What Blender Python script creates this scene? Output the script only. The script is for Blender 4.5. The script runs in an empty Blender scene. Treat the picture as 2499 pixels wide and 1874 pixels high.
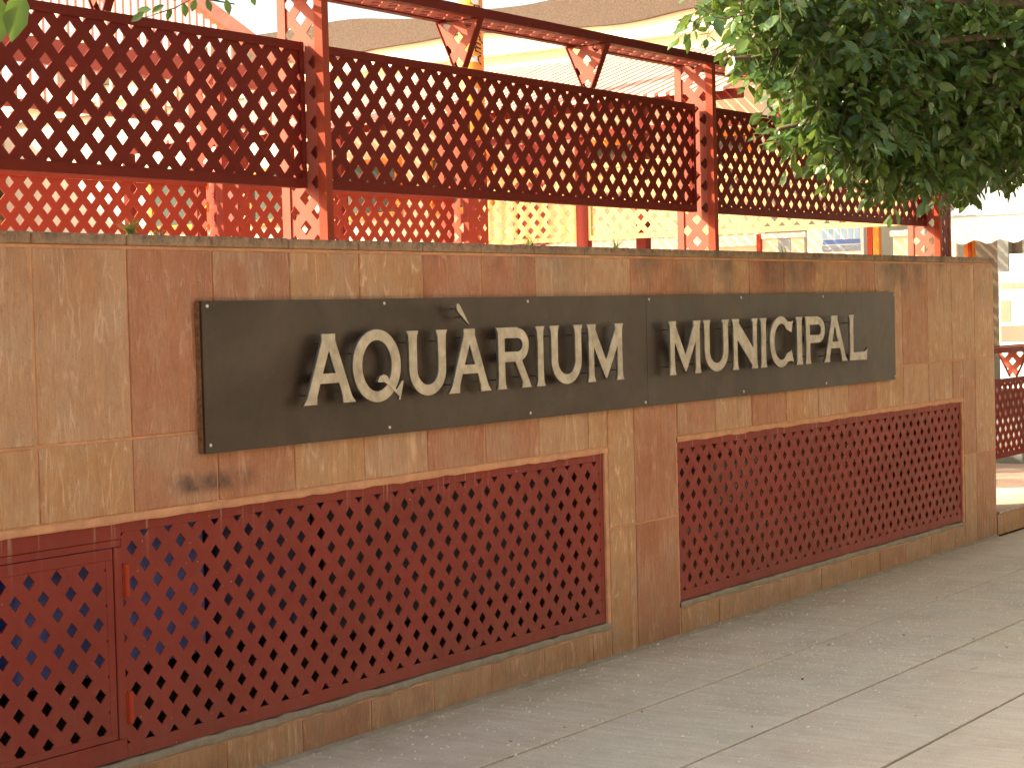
import bpy, bmesh, math, random
import numpy as np
from mathutils import Vector, Matrix
R = math.radians
random.seed(7); rng = np.random.default_rng(7)
scene = bpy.context.scene

# ------------------------------------------------------------------ camera
cam_d = bpy.data.cameras.new('camera'); cam = bpy.data.objects.new('camera', cam_d)
scene.collection.objects.link(cam); scene.camera = cam
CAM = Vector((0.0, -4.57935553, 1.6))
rt = Vector((0.55763171, -0.82970867, -0.02510754)); up = Vector((0.0445543748, -0.000286449566, 0.99900692)); fw = Vector((0.8288919, 0.55819659, -0.03680742))
M = Matrix(((rt.x, up.x, -fw.x, CAM.x), (rt.y, up.y, -fw.y, CAM.y), (rt.z, up.z, -fw.z, CAM.z), (0, 0, 0, 1)))
cam.matrix_world = M
cam_d.sensor_width = 36; cam_d.lens = 4700 / 2499 * 36; cam_d.clip_start = .05; cam_d.clip_end = 800

# ------------------------------------------------------------------ world, sun, exposure
SUN_EL, SUN_AZ = R(31), R(52)          # azimuth: angle from -x towards +y
sdir = Vector((-math.cos(SUN_AZ) * math.cos(SUN_EL), math.sin(SUN_AZ) * math.cos(SUN_EL), math.sin(SUN_EL)))
w = bpy.data.worlds.new('World'); scene.world = w; w.use_nodes = True
nt = w.node_tree; nt.nodes.clear()
sky = nt.nodes.new('ShaderNodeTexSky'); sky.sky_type = 'NISHITA'; sky.sun_disc = False
sky.sun_elevation = SUN_EL; sky.sun_rotation = math.atan2(sdir.x, sdir.y)
sky.air_density = 1.0; sky.dust_density = 4.0; sky.ozone_density = 1.0
bg = nt.nodes.new('ShaderNodeBackground'); bg.inputs[1].default_value = .15
wo = nt.nodes.new('ShaderNodeOutputWorld')
nt.links.new(sky.outputs[0], bg.inputs[0]); nt.links.new(bg.outputs[0], wo.inputs[0])
sl = bpy.data.lights.new('sun', 'SUN'); sl.energy = 5.0; sl.angle = R(.5); sl.color = (1, .9, .76)
so = bpy.data.objects.new('sun', sl); scene.collection.objects.link(so)
so.rotation_euler = sdir.to_track_quat('Z', 'Y').to_euler(); so.location = (0, 10, 20)
vs = scene.view_settings; vs.view_transform = 'Standard'; vs.look = 'None'; vs.gamma = 1; vs.use_curve_mapping = False
vs.exposure = 1.74
vs.use_white_balance = True; vs.white_balance_temperature = 7800; vs.white_balance_tint = 4

# ------------------------------------------------------------------ helpers
WL = {}
def prop(o, label=None, cat=None, group=None, kind=None):
    if label: o['label'] = label
    if cat: o['category'] = cat
    if group: o['group'] = group
    if kind: o['kind'] = kind
    return o
def thing(name, loc, label, cat, group=None):
    o = bpy.data.objects.new(name, None); o.empty_display_size = .1
    scene.collection.objects.link(o); o.location = loc; WL[o] = Vector(loc)
    return prop(o, label, cat, group)
def link(name, me, parent=None, loc=(0, 0, 0), mat=None):
    o = bpy.data.objects.new(name, me); scene.collection.objects.link(o)
    if mat and not me.materials: me.materials.append(mat)
    loc = Vector(loc)
    if parent:
        o.parent = parent; o.location = loc - WL[parent]
    else: o.location = loc
    WL[o] = loc
    return o
def obj(name, bm, mat, parent=None, loc=None, smooth=False, normals=True):
    """bm is in world coordinates; the object's origin is put at loc"""
    if loc is None: loc = WL[parent] if parent else Vector((0, 0, 0))
    loc = Vector(loc)
    if normals: bmesh.ops.recalc_face_normals(bm, faces=bm.faces[:])
    bmesh.ops.translate(bm, verts=bm.verts[:], vec=-loc)
    me = bpy.data.meshes.new(name); bm.to_mesh(me); bm.free()
    if smooth:
        for p in me.polygons: p.use_smooth = True
    return link(name, me, parent, loc, mat)
def box(bm, x0, x1, y0, y1, z0, z1, bev=0, mtx=None):
    b = bmesh.new(); bmesh.ops.create_cube(b, size=1)
    for v in b.verts: v.co = Vector(((x0 + x1) / 2 + v.co.x * (x1 - x0), (y0 + y1) / 2 + v.co.y * (y1 - y0), (z0 + z1) / 2 + v.co.z * (z1 - z0)))
    if bev: bmesh.ops.bevel(b, geom=b.edges[:], offset=bev, segments=1, affect='EDGES')
    if mtx: bmesh.ops.transform(b, matrix=mtx, verts=b.verts[:])
    me = bpy.data.meshes.new('t'); b.to_mesh(me); b.free(); bm.from_mesh(me); bpy.data.meshes.remove(me)
    return bm
def B(*a, **k): return box(bmesh.new(), *a, **k)
def prism(bm, pts, d0, d1, axes='xz'):
    """extruded polygon: pts are 2D in the plane axes, extruded on the third axis from d0 to d1"""
    def mk(p, d):
        if axes == 'xz': return Vector((p[0], d, p[1]))
        if axes == 'yz': return Vector((d, p[0], p[1]))
        return Vector((p[0], p[1], d))
    a = [bm.verts.new(mk(p, d0)) for p in pts]; b = [bm.verts.new(mk(p, d1)) for p in pts]
    bm.faces.new(a); bm.faces.new(b[::-1]); n = len(pts)
    for i in range(n): bm.faces.new((a[i], b[i], b[(i + 1) % n], a[(i + 1) % n]))
    return bm
def tube(bm, pts, rad, seg=8):
    rings = []
    for i, p in enumerate(pts):
        p = Vector(p); d = (Vector(pts[min(i + 1, len(pts) - 1)]) - Vector(pts[max(i - 1, 0)])).normalized()
        a = d.orthogonal().normalized() if i == 0 else (rings_a - rings_a.dot(d) * d).normalized()
        rings_a = a; b = d.cross(a)
        r = rad[i] if isinstance(rad, (list, tuple)) else rad
        rings.append([bm.verts.new(p + r * (math.cos(2 * math.pi * k / seg) * a + math.sin(2 * math.pi * k / seg) * b)) for k in range(seg)])
    for i in range(len(rings) - 1):
        for k in range(seg): bm.faces.new((rings[i][k], rings[i][(k + 1) % seg], rings[i + 1][(k + 1) % seg], rings[i + 1][k]))
    bm.faces.new(rings[0][::-1]); bm.faces.new(rings[-1])
    return bm
def sheet(plane, d, u0, u1, v0, v1, cu, cv, pu=.1147, pv=.1167, h=.0255, hv=.026, th=.005, clips=()):
    """perforated plate with diamond holes on a real lattice; plane 'xz' 'yz' 'xy', at third coordinate d"""
    def P(u, v):
        if plane == 'xz': return Vector((u, d, v))
        if plane == 'yz': return Vector((d, u, v))
        return Vector((u, v, d))
    U = P(1, 0) - P(0, 0); V = P(0, 1) - P(0, 0); N = U.cross(V)
    bm = bmesh.new()
    i0 = math.floor((u0 - cu) / (pu / 2)) - 1; i1 = math.ceil((u1 - cu) / (pu / 2)) + 1
    j0 = math.floor((v0 - cv) / (pv / 2)) - 1; j1 = math.ceil((v1 - cv) / (pv / 2)) + 1
    cache = {}
    def vert(a, b_):
        k = (round(a, 5), round(b_, 5))
        if k not in cache: cache[k] = bm.verts.new(P(a, b_))
        return cache[k]
    for i in range(i0, i1 + 1):
        for j in range(j0, j1 + 1):
            if (i + j) % 2: continue
            a, b_ = cu + i * pu / 2, cv + j * pv / 2
            o = [vert(a - pu / 2, b_), vert(a, b_ - pv / 2), vert(a + pu / 2, b_), vert(a, b_ + pv / 2)]
            n = [bm.verts.new(P(a - h, b_)), bm.verts.new(P(a, b_ - hv)), bm.verts.new(P(a + h, b_)), bm.verts.new(P(a, b_ + hv))]
            for k in range(4): bm.faces.new((o[k], o[(k + 1) % 4], n[(k + 1) % 4], n[k]))
    cl = [(P(u0, 0), -U), (P(u1, 0), U), (P(0, v0), -V), (P(0, v1), V)]
    for (a, b_, c, e) in clips:     # extra clip line from (a,b_) to (c,e): the right-hand side is cut off
        t = Vector((c - a, e - b_)); n2 = Vector((t.y, -t.x)).normalized()
        cl.append((P(a, b_), U * n2.x + V * n2.y))
    for co, no in cl:
        bmesh.ops.bisect_plane(bm, geom=bm.verts[:] + bm.edges[:] + bm.faces[:], plane_co=co, plane_no=no, clear_outer=True, dist=1e-6)
    r = bmesh.ops.extrude_face_region(bm, geom=bm.faces[:])
    vv = [e for e in r['geom'] if isinstance(e, bmesh.types.BMVert)]
    bmesh.ops.translate(bm, verts=vv, vec=N.normalized() * th)
    return bm

# ------------------------------------------------------------------ materials
def mat(name):
    m = bpy.data.materials.new(name); m.use_nodes = True
    return m, m.node_tree, m.node_tree.nodes['Principled BSDF']
def nd(nt, t, **k):
    n = nt.nodes.new(t)
    for a, b_ in k.items(): setattr(n, a, b_)
    return n
def noise(nt, vec, scale, detail=4, rough=.55, dist=0):
    n = nd(nt, 'ShaderNodeTexNoise'); n.inputs['Scale'].default_value = scale; n.inputs['Detail'].default_value = detail
    n.inputs['Roughness'].default_value = rough; n.inputs['Distortion'].default_value = dist
    if vec: nt.links.new(vec, n.inputs['Vector'])
    return n.outputs['Fac']
def ramp(nt, f, stops):
    r = nd(nt, 'ShaderNodeValToRGB'); e = r.color_ramp.elements
    while len(e) < len(stops): e.new(.5)
    for el, (p, c) in zip(e, stops):
        el.position = p; el.color = (*c, 1) if isinstance(c, tuple) else (c, c, c, 1)
    nt.links.new(f, r.inputs[0]); return r.outputs[0]
def mix(nt, f, a, b_, mode='MIX'):
    n = nd(nt, 'ShaderNodeMix', data_type='RGBA', blend_type=mode)
    for s, v in ((n.inputs[0], f), (n.inputs[6], a), (n.inputs[7], b_)):
        if isinstance(v, (int, float)): s.default_value = v
        elif isinstance(v, tuple): s.default_value = (*v, 1)
        else: nt.links.new(v, s)
    return n.outputs[2]
def mth(nt, op, a, b_=None, c=None, clamp=False):
    n = nd(nt, 'ShaderNodeMath', operation=op, use_clamp=clamp)
    for s, v in zip(n.inputs, (a, b_, c)):
        if v is None: continue
        if isinstance(v, (int, float)): s.default_value = v
        else: nt.links.new(v, s)
    return n.outputs[0]
def bump(nt, bs, hgt, strength=.3, dist=.01):
    b_ = nd(nt, 'ShaderNodeBump'); b_.inputs['Strength'].default_value = strength; b_.inputs['Distance'].default_value = dist
    nt.links.new(hgt, b_.inputs['Height']); nt.links.new(b_.outputs[0], bs.inputs['Normal'])
def vecs(nt, rand=True, scale=(1, 1, 1), coord='Object'):
    tc = nd(nt, 'ShaderNodeTexCoord'); v = tc.outputs[coord]
    if rand:
        oi = nd(nt, 'ShaderNodeObjectInfo'); a = nd(nt, 'ShaderNodeVectorMath', operation='MULTIPLY_ADD')
        nt.links.new(oi.outputs['Random'], a.inputs[0]); a.inputs[1].default_value = (37, 17, 53); nt.links.new(v, a.inputs[2]); v = a.outputs[0]
    mp = nd(nt, 'ShaderNodeMapping'); mp.inputs['Scale'].default_value = scale; nt.links.new(v, mp.inputs['Vector'])
    return mp.outputs[0], v
def stone(name, c1, c2, c3, vein=.6, grime=False, grain='z'):
    m, nt, bs = mat(name); L = nt.links
    vs_, v0 = vecs(nt, True, (1, 1, .17) if grain == 'z' else (1, 1, 1))
    big = noise(nt, v0, 4.5, 4, .6, .4)
    mid = noise(nt, vs_, 16, 5, .66, 1.2)
    fine = noise(nt, vs_, 120, 4, .7)
    sp = noise(nt, v0, 160, 2, .6)
    col = ramp(nt, big, [(.28, c1), (.5, c2), (.72, c3)])
    col = mix(nt, .42, col, ramp(nt, mid, [(.25, .38), (.5, .52), (.78, .68)]), 'OVERLAY')
    col = mix(nt, .35, col, ramp(nt, fine, [(.3, .3), (.7, .7)]), 'OVERLAY')
    # cleft ridges: thin wandering lines where the slate splits
    mpv = nd(nt, 'ShaderNodeMapping'); mpv.inputs['Scale'].default_value = (1, 1, .15); L.new(v0, mpv.inputs['Vector']); vv_ = mpv.outputs[0]
    r1 = noise(nt, vv_, 9, 2.4, .55, .5)
    rid = mth(nt, 'SUBTRACT', 1, mth(nt, 'MULTIPLY', mth(nt, 'ABSOLUTE', mth(nt, 'SUBTRACT', r1, .5)), 62), clamp=True)
    r2 = noise(nt, vv_, 18, 2.4, .55, .5)
    rid2 = mth(nt, 'SUBTRACT', 1, mth(nt, 'MULTIPLY', mth(nt, 'ABSOLUTE', mth(nt, 'SUBTRACT', r2, .5)), 40), clamp=True)
    msk = ramp(nt, noise(nt, v0, 9, 2), [(.40, 0.), (.58, 1.)])
    rr = mth(nt, 'MULTIPLY', mth(nt, 'MAXIMUM', rid, mth(nt, 'MULTIPLY', rid2, .6)), msk)
    col = mix(nt, mth(nt, 'MULTIPLY', rr, vein * .8), col, tuple(min(1, x * 1.55 + .13) for x in c3))
    # pale lime bloom and dark specks
    bloom = ramp(nt, noise(nt, v0, 11, 3, .7, .5), [(.6, 0.), (.78, 1.)])
    col = mix(nt, mth(nt, 'MULTIPLY', bloom, .35), col, (.46, .38, .31))
    dk = ramp(nt, sp, [(.64, 0.), (.7, 1.)])
    col = mix(nt, mth(nt, 'MULTIPLY', dk, .45), col, (.06, .045, .035))
    geo = nd(nt, 'ShaderNodeNewGeometry'); sx = nd(nt, 'ShaderNodeSeparateXYZ'); L.new(geo.outputs['Position'], sx.inputs[0])
    gx, gz = sx.outputs[0], sx.outputs[2]
    # shade low on the wall painted in as brown, along with plinth grime
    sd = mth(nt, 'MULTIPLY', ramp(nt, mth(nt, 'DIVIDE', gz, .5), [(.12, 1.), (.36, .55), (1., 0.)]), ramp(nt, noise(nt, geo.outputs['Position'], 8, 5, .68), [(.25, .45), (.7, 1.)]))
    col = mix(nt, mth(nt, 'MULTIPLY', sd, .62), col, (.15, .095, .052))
    wn = noise(nt, geo.outputs['Position'], 9, 4, .65)
    # soot smear on the tiles left of and under the name plate
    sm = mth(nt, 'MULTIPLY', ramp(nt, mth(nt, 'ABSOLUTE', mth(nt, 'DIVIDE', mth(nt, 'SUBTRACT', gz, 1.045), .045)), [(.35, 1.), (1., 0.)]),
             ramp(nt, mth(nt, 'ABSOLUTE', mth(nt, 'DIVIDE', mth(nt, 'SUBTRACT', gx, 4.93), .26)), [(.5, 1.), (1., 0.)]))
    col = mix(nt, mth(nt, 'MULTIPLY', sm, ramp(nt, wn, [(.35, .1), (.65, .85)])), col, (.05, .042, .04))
    # dark weather stains hanging below the coping
    st = mth(nt, 'MULTIPLY', ramp(nt, mth(nt, 'ABSOLUTE', mth(nt, 'DIVIDE', mth(nt, 'SUBTRACT', gz, 1.86), .32)), [(.0, 1.), (1., 0.)]),
             mth(nt, 'MULTIPLY', ramp(nt, mth(nt, 'DIVIDE', gx, 12.), [(.5, .25), (.75, 1.)]), ramp(nt, noise(nt, geo.outputs['Position'], 3.1, 4, .6), [(.46, 0.), (.64, 1.)])))
    col = mix(nt, mth(nt, 'MULTIPLY', st, .75), col, (.07, .06, .05))
    if grime:
        gr = ramp(nt, noise(nt, geo.outputs['Position'], 26, 5, .7), [(.38, 0.), (.66, 1.)])
        gt = mth(nt, 'MULTIPLY', gr, ramp(nt, mth(nt, 'DIVIDE', mth(nt, 'SUBTRACT', gz, 1.84), .05), [(.2, .1), (.9, 1.)]))
        col = mix(nt, mth(nt, 'MULTIPLY', gt, .8), col, (.035, .033, .028))
    L.new(col, bs.inputs['Base Color']); bs.inputs['Roughness'].default_value = .72
    bs.inputs['Specular IOR Level'].default_value = .35
    h = mth(nt, 'ADD', mth(nt, 'MULTIPLY', mid, .45), mth(nt, 'ADD', mth(nt, 'MULTIPLY', fine, .25), mth(nt, 'ADD', mth(nt, 'MULTIPLY', rr, .10), big)))
    soft = mth(nt, 'SUBTRACT', 1, mth(nt, 'MULTIPLY', mth(nt, 'ABSOLUTE', mth(nt, 'SUBTRACT', r1, .5)), 7), clamp=True)
    h = mth(nt, 'ADD', h, mth(nt, 'MULTIPLY', soft, .30))
    bump(nt, bs, h, .9, .020)
    return m
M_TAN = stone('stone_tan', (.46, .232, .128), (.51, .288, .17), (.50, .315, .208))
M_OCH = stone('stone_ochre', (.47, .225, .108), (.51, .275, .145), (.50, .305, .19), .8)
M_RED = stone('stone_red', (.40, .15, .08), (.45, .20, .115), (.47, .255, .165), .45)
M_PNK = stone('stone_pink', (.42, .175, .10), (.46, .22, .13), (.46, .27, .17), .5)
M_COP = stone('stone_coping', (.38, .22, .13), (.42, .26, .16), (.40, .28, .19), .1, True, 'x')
def plain(name, col, rough=.7, var=.15, scale=12, bmp=.15, metallic=0, spec=.4, coord='Object', bd=.004):
    m, nt, bs = mat(name); v, v0 = vecs(nt, True, (1, 1, 1), coord)
    n = noise(nt, v0, scale, 5, .6)
    lo = tuple(c * (1 - var) for c in col); hi = tuple(min(1, c * (1 + var)) for c in col)
    nt.links.new(ramp(nt, n, [(.3, lo), (.7, hi)]), bs.inputs['Base Color'])
    bs.inputs['Roughness'].default_value = rough; bs.inputs['Metallic'].default_value = metallic; bs.inputs['Specular IOR Level'].default_value = spec
    if bmp: bump(nt, bs, noise(nt, v0, scale * 8, 4, .6), bmp, bd)
    return m
M_MORT = plain('mortar_salmon', (.60, .30, .17), .9, .18, 14, .5)
M_MORTG = plain('mortar_grey', (.27, .225, .17), .92, .2, 14, .6, bd=.008)
def paint(name, col, drip=True):
    m, nt, bs = mat(name); L = nt.links; v, v0 = vecs(nt, False)
    geo = nd(nt, 'ShaderNodeNewGeometry'); P = geo.outputs['Position']
    big = noise(nt, P, 2.2, 4, .6)
    c = ramp(nt, big, [(.3, tuple(x * .86 for x in col)), (.7, tuple(min(1, x * 1.12) for x in col))])
    if drip:
        mp = nd(nt, 'ShaderNodeMapping'); mp.inputs['Scale'].default_value = (34, 10, 1.1); L.new(P, mp.inputs['Vector'])
        dn = noise(nt, mp.outputs[0], 1.6, 3, .6)
        sx = nd(nt, 'ShaderNodeSeparateXYZ'); L.new(P, sx.inputs[0]); gz = sx.outputs[2]
        topm = ramp(nt, mth(nt, 'DIVIDE', mth(nt, 'SUBTRACT', gz, .78), .18), [(.0, .03), (.55, .25), (.95, 1.)])
        f = mth(nt, 'MULTIPLY', ramp(nt, dn, [(.60, 0.), (.70, 1.)]), topm)
        c = mix(nt, mth(nt, 'MULTIPLY', f, .5), c, (.52, .40, .31))
        low = mth(nt, 'MULTIPLY', ramp(nt, mth(nt, 'DIVIDE', gz, .55), [(.3, 1.), (1., 0.)]), ramp(nt, noise(nt, P, 7, 5, .7), [(.3, .15), (.75, 1.)]))
        c = mix(nt, mth(nt, 'MULTIPLY', low, .38), c, (.22, .115, .085))
        fl = ramp(nt, noise(nt, P, 60, 2, .5), [(.74, 0.), (.77, 1.)])
        c = mix(nt, mth(nt, 'MULTIPLY', fl, .7), c, (.45, .36, .3))
    else:
        fl = ramp(nt, noise(nt, P, 45, 3, .6), [(.68, 0.), (.75, 1.)])
        c = mix(nt, mth(nt, 'MULTIPLY', fl, .2), c, (.26, .10, .07))
    L.new(c, bs.inputs['Base Color'])
    L.new(ramp(nt, noise(nt, P, 30, 3), [(.3, .46), (.7, .66)]), bs.inputs['Roughness'])
    bs.inputs['Specular IOR Level'].default_value = .22 if drip else .08
    bump(nt, bs, noise(nt, P, 130, 3, .6), .12, .002)
    return m
M_GRILLE = paint('grille_red_paint', (.235, .031, .022))
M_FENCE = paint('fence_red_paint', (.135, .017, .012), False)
M_POST = paint('sunlit_red_paint', (.33, .085, .065), False)  # fence red made paler: sunlight on webs and brackets put into the colour
M_LIP = paint('lit_post_lip_paint', (.27, .045, .025), False)  # brighter fence red carries the glow of light on the front post lips
M_HINGE = paint('hinge_bright_red', (.42, .055, .028), False)
def plate_mat():
    m, nt, bs = mat('bronze_plate'); L = nt.links
    geo = nd(nt, 'ShaderNodeNewGeometry'); P = geo.outputs['Position']
    a = noise(nt, P, 2.6, 5, .62, .6); b_ = noise(nt, P, 14, 5, .7)
    c = ramp(nt, a, [(.28, (.030, .016, .010)), (.5, (.052, .031, .021)), (.72, (.074, .050, .037))])
    c = mix(nt, .7, c, ramp(nt, b_, [(.3, .3), (.7, .7)]), 'OVERLAY')
    mp = nd(nt, 'ShaderNodeMapping'); mp.inputs['Scale'].default_value = (1, 1, .22); L.new(P, mp.inputs['Vector'])
    s = ramp(nt, noise(nt, mp.outputs[0], 26, 3, .6), [(.6, 0.), (.72, 1.)])
    sx = nd(nt, 'ShaderNodeSeparateXYZ'); L.new(P, sx.inputs[0])
    tp = ramp(nt, mth(nt, 'DIVIDE', mth(nt, 'SUBTRACT', sx.outputs[2], 1.5), .17), [(.0, 0.), (.9, 1.)])
    c = mix(nt, mth(nt, 'MULTIPLY', mth(nt, 'MULTIPLY', s, tp), .5), c, (.025, .018, .014))
    pts = ramp(nt, noise(nt, P, 95, 3, .65), [(.70, 0.), (.76, 1.)])
    c = mix(nt, mth(nt, 'MULTIPLY', pts, .35), c, (.16, .13, .10))
    L.new(c, bs.inputs['Base Color']); bs.inputs['Metallic'].default_value = .15; bs.inputs['Specular IOR Level'].default_value = .35
    L.new(ramp(nt, b_, [(.3, .34), (.7, .52)]), bs.inputs['Roughness'])
    bump(nt, bs, a, .12, .01)
    return m
M_PLATE = plate_mat()
M_LETTER = plain('brushed_bronze_letter', (.37, .325, .275), .38, .28, 18, .2, .8, .5)
M_PIN = plain('dark_pin', (.07, .055, .045), .6, .1, 20, 0, .3)
M_STEEL = plain('steel_pin', (.62, .58, .5), .3, .1, 20, 0, .9)
def floor_mat(name, c1, c2, c3, bmpv=.35):
    m, nt, bs = mat(name); L = nt.links
    vs_, v0 = vecs(nt, True, (1, .09, 1))
    big = noise(nt, v0, 1.6, 5, .6, .5); fib = noise(nt, vs_, 26, 5, .65, .8); fine = noise(nt, v0, 140, 3, .7)
    oi = nd(nt, 'ShaderNodeObjectInfo')
    c = ramp(nt, mth(nt, 'ADD', mth(nt, 'MULTIPLY', big, .92), mth(nt, 'MULTIPLY', oi.outputs['Random'], .08)), [(.3, c1), (.5, c2), (.7, c3)])
    c = mix(nt, .5, c, ramp(nt, fib, [(.25, .34), (.5, .5), (.75, .68)]), 'OVERLAY')
    c = mix(nt, .5, c, ramp(nt, fine, [(.3, .3), (.7, .7)]), 'OVERLAY')
    r = noise(nt, vs_, 9, 3, .55, 1.2)
    rid = mth(nt, 'SUBTRACT', 1, mth(nt, 'MULTIPLY', mth(nt, 'ABSOLUTE', mth(nt, 'SUBTRACT', r, .5)), 50), clamp=True)
    rid = mth(nt, 'MULTIPLY', rid, ramp(nt, noise(nt, v0, 3, 2), [(.48, 0.), (.6, 1.)]))
    c = mix(nt, mth(nt, 'MULTIPLY', rid, .45), c, (.62, .55, .46))
    geo = nd(nt, 'ShaderNodeNewGeometry'); sp = nd(nt, 'ShaderNodeTexVoronoi'); sp.inputs['Scale'].default_value = 38
    L.new(geo.outputs['Position'], sp.inputs['Vector'])
    dk = ramp(nt, sp.outputs['Distance'], [(.07, 1.), (.13, 0.)])
    dk = mth(nt, 'MULTIPLY', dk, ramp(nt, noise(nt, geo.outputs['Position'], 5, 3), [(.44, 0.), (.56, 1.)]))
    c = mix(nt, mth(nt, 'MULTIPLY', dk, .5), c, (.09, .06, .045))
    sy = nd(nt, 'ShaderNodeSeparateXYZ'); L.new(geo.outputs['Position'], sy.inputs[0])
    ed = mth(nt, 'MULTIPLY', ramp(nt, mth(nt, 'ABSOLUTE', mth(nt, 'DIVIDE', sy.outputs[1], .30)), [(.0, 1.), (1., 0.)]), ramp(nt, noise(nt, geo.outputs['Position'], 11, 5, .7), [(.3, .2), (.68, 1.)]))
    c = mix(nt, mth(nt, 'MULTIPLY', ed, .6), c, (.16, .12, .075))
    stn = ramp(nt, noise(nt, geo.outputs['Position'], 2.3, 6, .7), [(.46, 0.), (.72, 1.)])
    c = mix(nt, mth(nt, 'MULTIPLY', stn, .32), c, (.26, .20, .14))
    L.new(c, bs.inputs['Base Color']); bs.inputs['Roughness'].default_value = .68; bs.inputs['Specular IOR Level'].default_value = .3
    bump(nt, bs, mth(nt, 'ADD', mth(nt, 'MULTIPLY', fib, .8), mth(nt, 'ADD', mth(nt, 'MULTIPLY', fine, .2), mth(nt, 'MULTIPLY', rid, .3))), bmpv, .006)
    return m
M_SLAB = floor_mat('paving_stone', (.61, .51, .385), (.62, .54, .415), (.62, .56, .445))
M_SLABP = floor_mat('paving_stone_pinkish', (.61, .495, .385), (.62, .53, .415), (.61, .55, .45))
M_JOINT = plain('paving_joint', (.07, .055, .045), .95, .3, 40, .3)
M_LEAF = None
def leaf_mat(name, a, b_, c_, trans=.35):
    m, nt, bs = mat(name); L = nt.links
    oi = nd(nt, 'ShaderNodeObjectInfo'); at = nd(nt, 'ShaderNodeAttribute', attribute_name='tone')
    f = mth(nt, 'FRACT', mth(nt, 'ADD', at.outputs['Fac'], oi.outputs['Random']))
    c = ramp(nt, f, [(.0, a), (.55, b_), (.97, c_)])
    geo = nd(nt, 'ShaderNodeNewGeometry')
    c = mix(nt, geo.outputs['Backfacing'], c, mix(nt, .5, c, (.13, .17, .06)))
    L.new(c, bs.inputs['Base Color']); bs.inputs['Roughness'].default_value = .27; bs.inputs['Specular IOR Level'].default_value = .7
    tr = nd(nt, 'ShaderNodeBsdfTranslucent'); L.new(mix(nt, .6, c, (.20, .30, .03)), tr.inputs[0])
    mx = nd(nt, 'ShaderNodeMixShader'); mx.inputs[0].default_value = trans
    L.new(bs.outputs[0], mx.inputs[1]); L.new(tr.outputs[0], mx.inputs[2])
    L.new(mx.outputs[0], nt.nodes['Material Output'].inputs[0])
    return m
M_LEAF = leaf_mat('ficus_leaf', (.05, .105, .04), (.08, .16, .048), (.15, .23, .065))
M_BARK = plain('ficus_bark', (.13, .095, .065), .85, .3, 20, .5)
M_WEED = leaf_mat('weed_leaf', (.12, .16, .05), (.2, .24, .08), (.3, .3, .12))
M_CREAM = plain('cream_render', (.78, .68, .50), .85, .06, 3, .2)
M_WHITE = plain('white_paint', (.78, .75, .70), .6, .04, 5, .1)
M_PINKW = plain('pinkish_render', (.55, .33, .24), .85, .08, 3, .2)
M_BROWN = plain('brown_roughcast', (.12, .085, .066), .9, .3, 60, .8, bd=.02)
M_ORANGE = plain('orange_paint', (.75, .25, .03), .5, .08, 6, .05)
M_TERRA = plain('terracotta_slat', (.66, .36, .28), .75, .15, 8, .2)
M_BLUE = plain('blue_tank_paint', (.23, .29, .88), .5, .18, 5, .2)
M_TEAL = plain('grey_green_panel', (.16, .18, .17), .6, .15, 5, .2)
M_DARK = plain('dark_interior', (.02, .017, .015), .9, .3, 8, .2)
M_GREYM = plain('pale_machine_casing', (.42, .45, .42), .5, .15, 10, .1)
M_BLACK = plain('black_ink', (.012, .01, .01), .7, .1, 8, 0)
M_CYAN = plain('pale_blue_print', (.35, .58, .78), .6, .08, 8, 0)
M_INDIGO = plain('blue_print', (.10, .20, .48), .6, .1, 8, 0)
M_GREYP = plain('grey_print', (.28, .32, .36), .6, .1, 8, 0)
M_PINKP = plain('pink_print', (.62, .30, .42), .6, .08, 8, 0)
M_DOOR = plain('dark_red_door', (.30, .05, .05), .5, .1, 6, .05)
def glass_mat():
    m, nt, bs = mat('window_glass'); bs.inputs['Base Color'].default_value = (.07, .10, .085, 1); bs.inputs['Roughness'].default_value = .08
    bs.inputs['Specular IOR Level'].default_value = .8; return m
M_GLASS = glass_mat()
M_CLOTH = plain('white_canvas', (.80, .78, .74), .8, .03, 6, .1)
M_PLAZA = floor_mat('plaza_stone', (.50, .34, .27), (.52, .40, .33), (.50, .42, .36), .3)

# ------------------------------------------------------------------ ground
GB = -.03
g = bmesh.new(); prism(g, [(-120, -120), (160, -120), (160, 160), (-120, 160)], -.5, GB, 'xy')
prop(obj('ground', g, M_JOINT), kind='structure')
rows = [-.012, -.687, -1.312, -1.925, -2.54, -3.155, -3.77, -4.385, -5.0, -5.615]
slab_bed = B(-1.5, 19, -6.3, .02, -.028, -.012)
sw = prop(obj('pavement', slab_bed, M_JOINT), kind='structure')
protos = {}
def slab(nx, ny, th=.012):
    k = (round(nx, 3), round(ny, 3))
    if k not in protos:
        b_ = B(-nx / 2, nx / 2, -ny / 2, ny / 2, -th, 0, bev=.0022)
        me = bpy.data.meshes.new('slab'); b_.to_mesh(me); b_.free(); protos[k] = me
    return protos[k]
for r in range(len(rows) - 1):
    y1, y0 = rows[r], rows[r + 1]; off = (r * .53) % 1.25
    x = -1.2 + off
    while x < 18.2:
        me = slab(1.2485, round(y1 - y0 - .015, 4))
        o = bpy.data.objects.new('paving_slab', me if True else None)
        me2 = me
        if not me2.materials: me2.materials.append(M_SLAB)
        scene.collection.objects.link(o); o.parent = sw
        o.location = (x + .625, (y0 + y1) / 2, random.uniform(-.0012, .0008)); o.rotation_euler = (random.uniform(-.0012, .0012), random.uniform(-.001, .001), 0)
        if random.random() < .45:
            o.material_slots[0].link = 'OBJECT'; o.material_slots[0].material = M_SLABP
        x += 1.25
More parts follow.
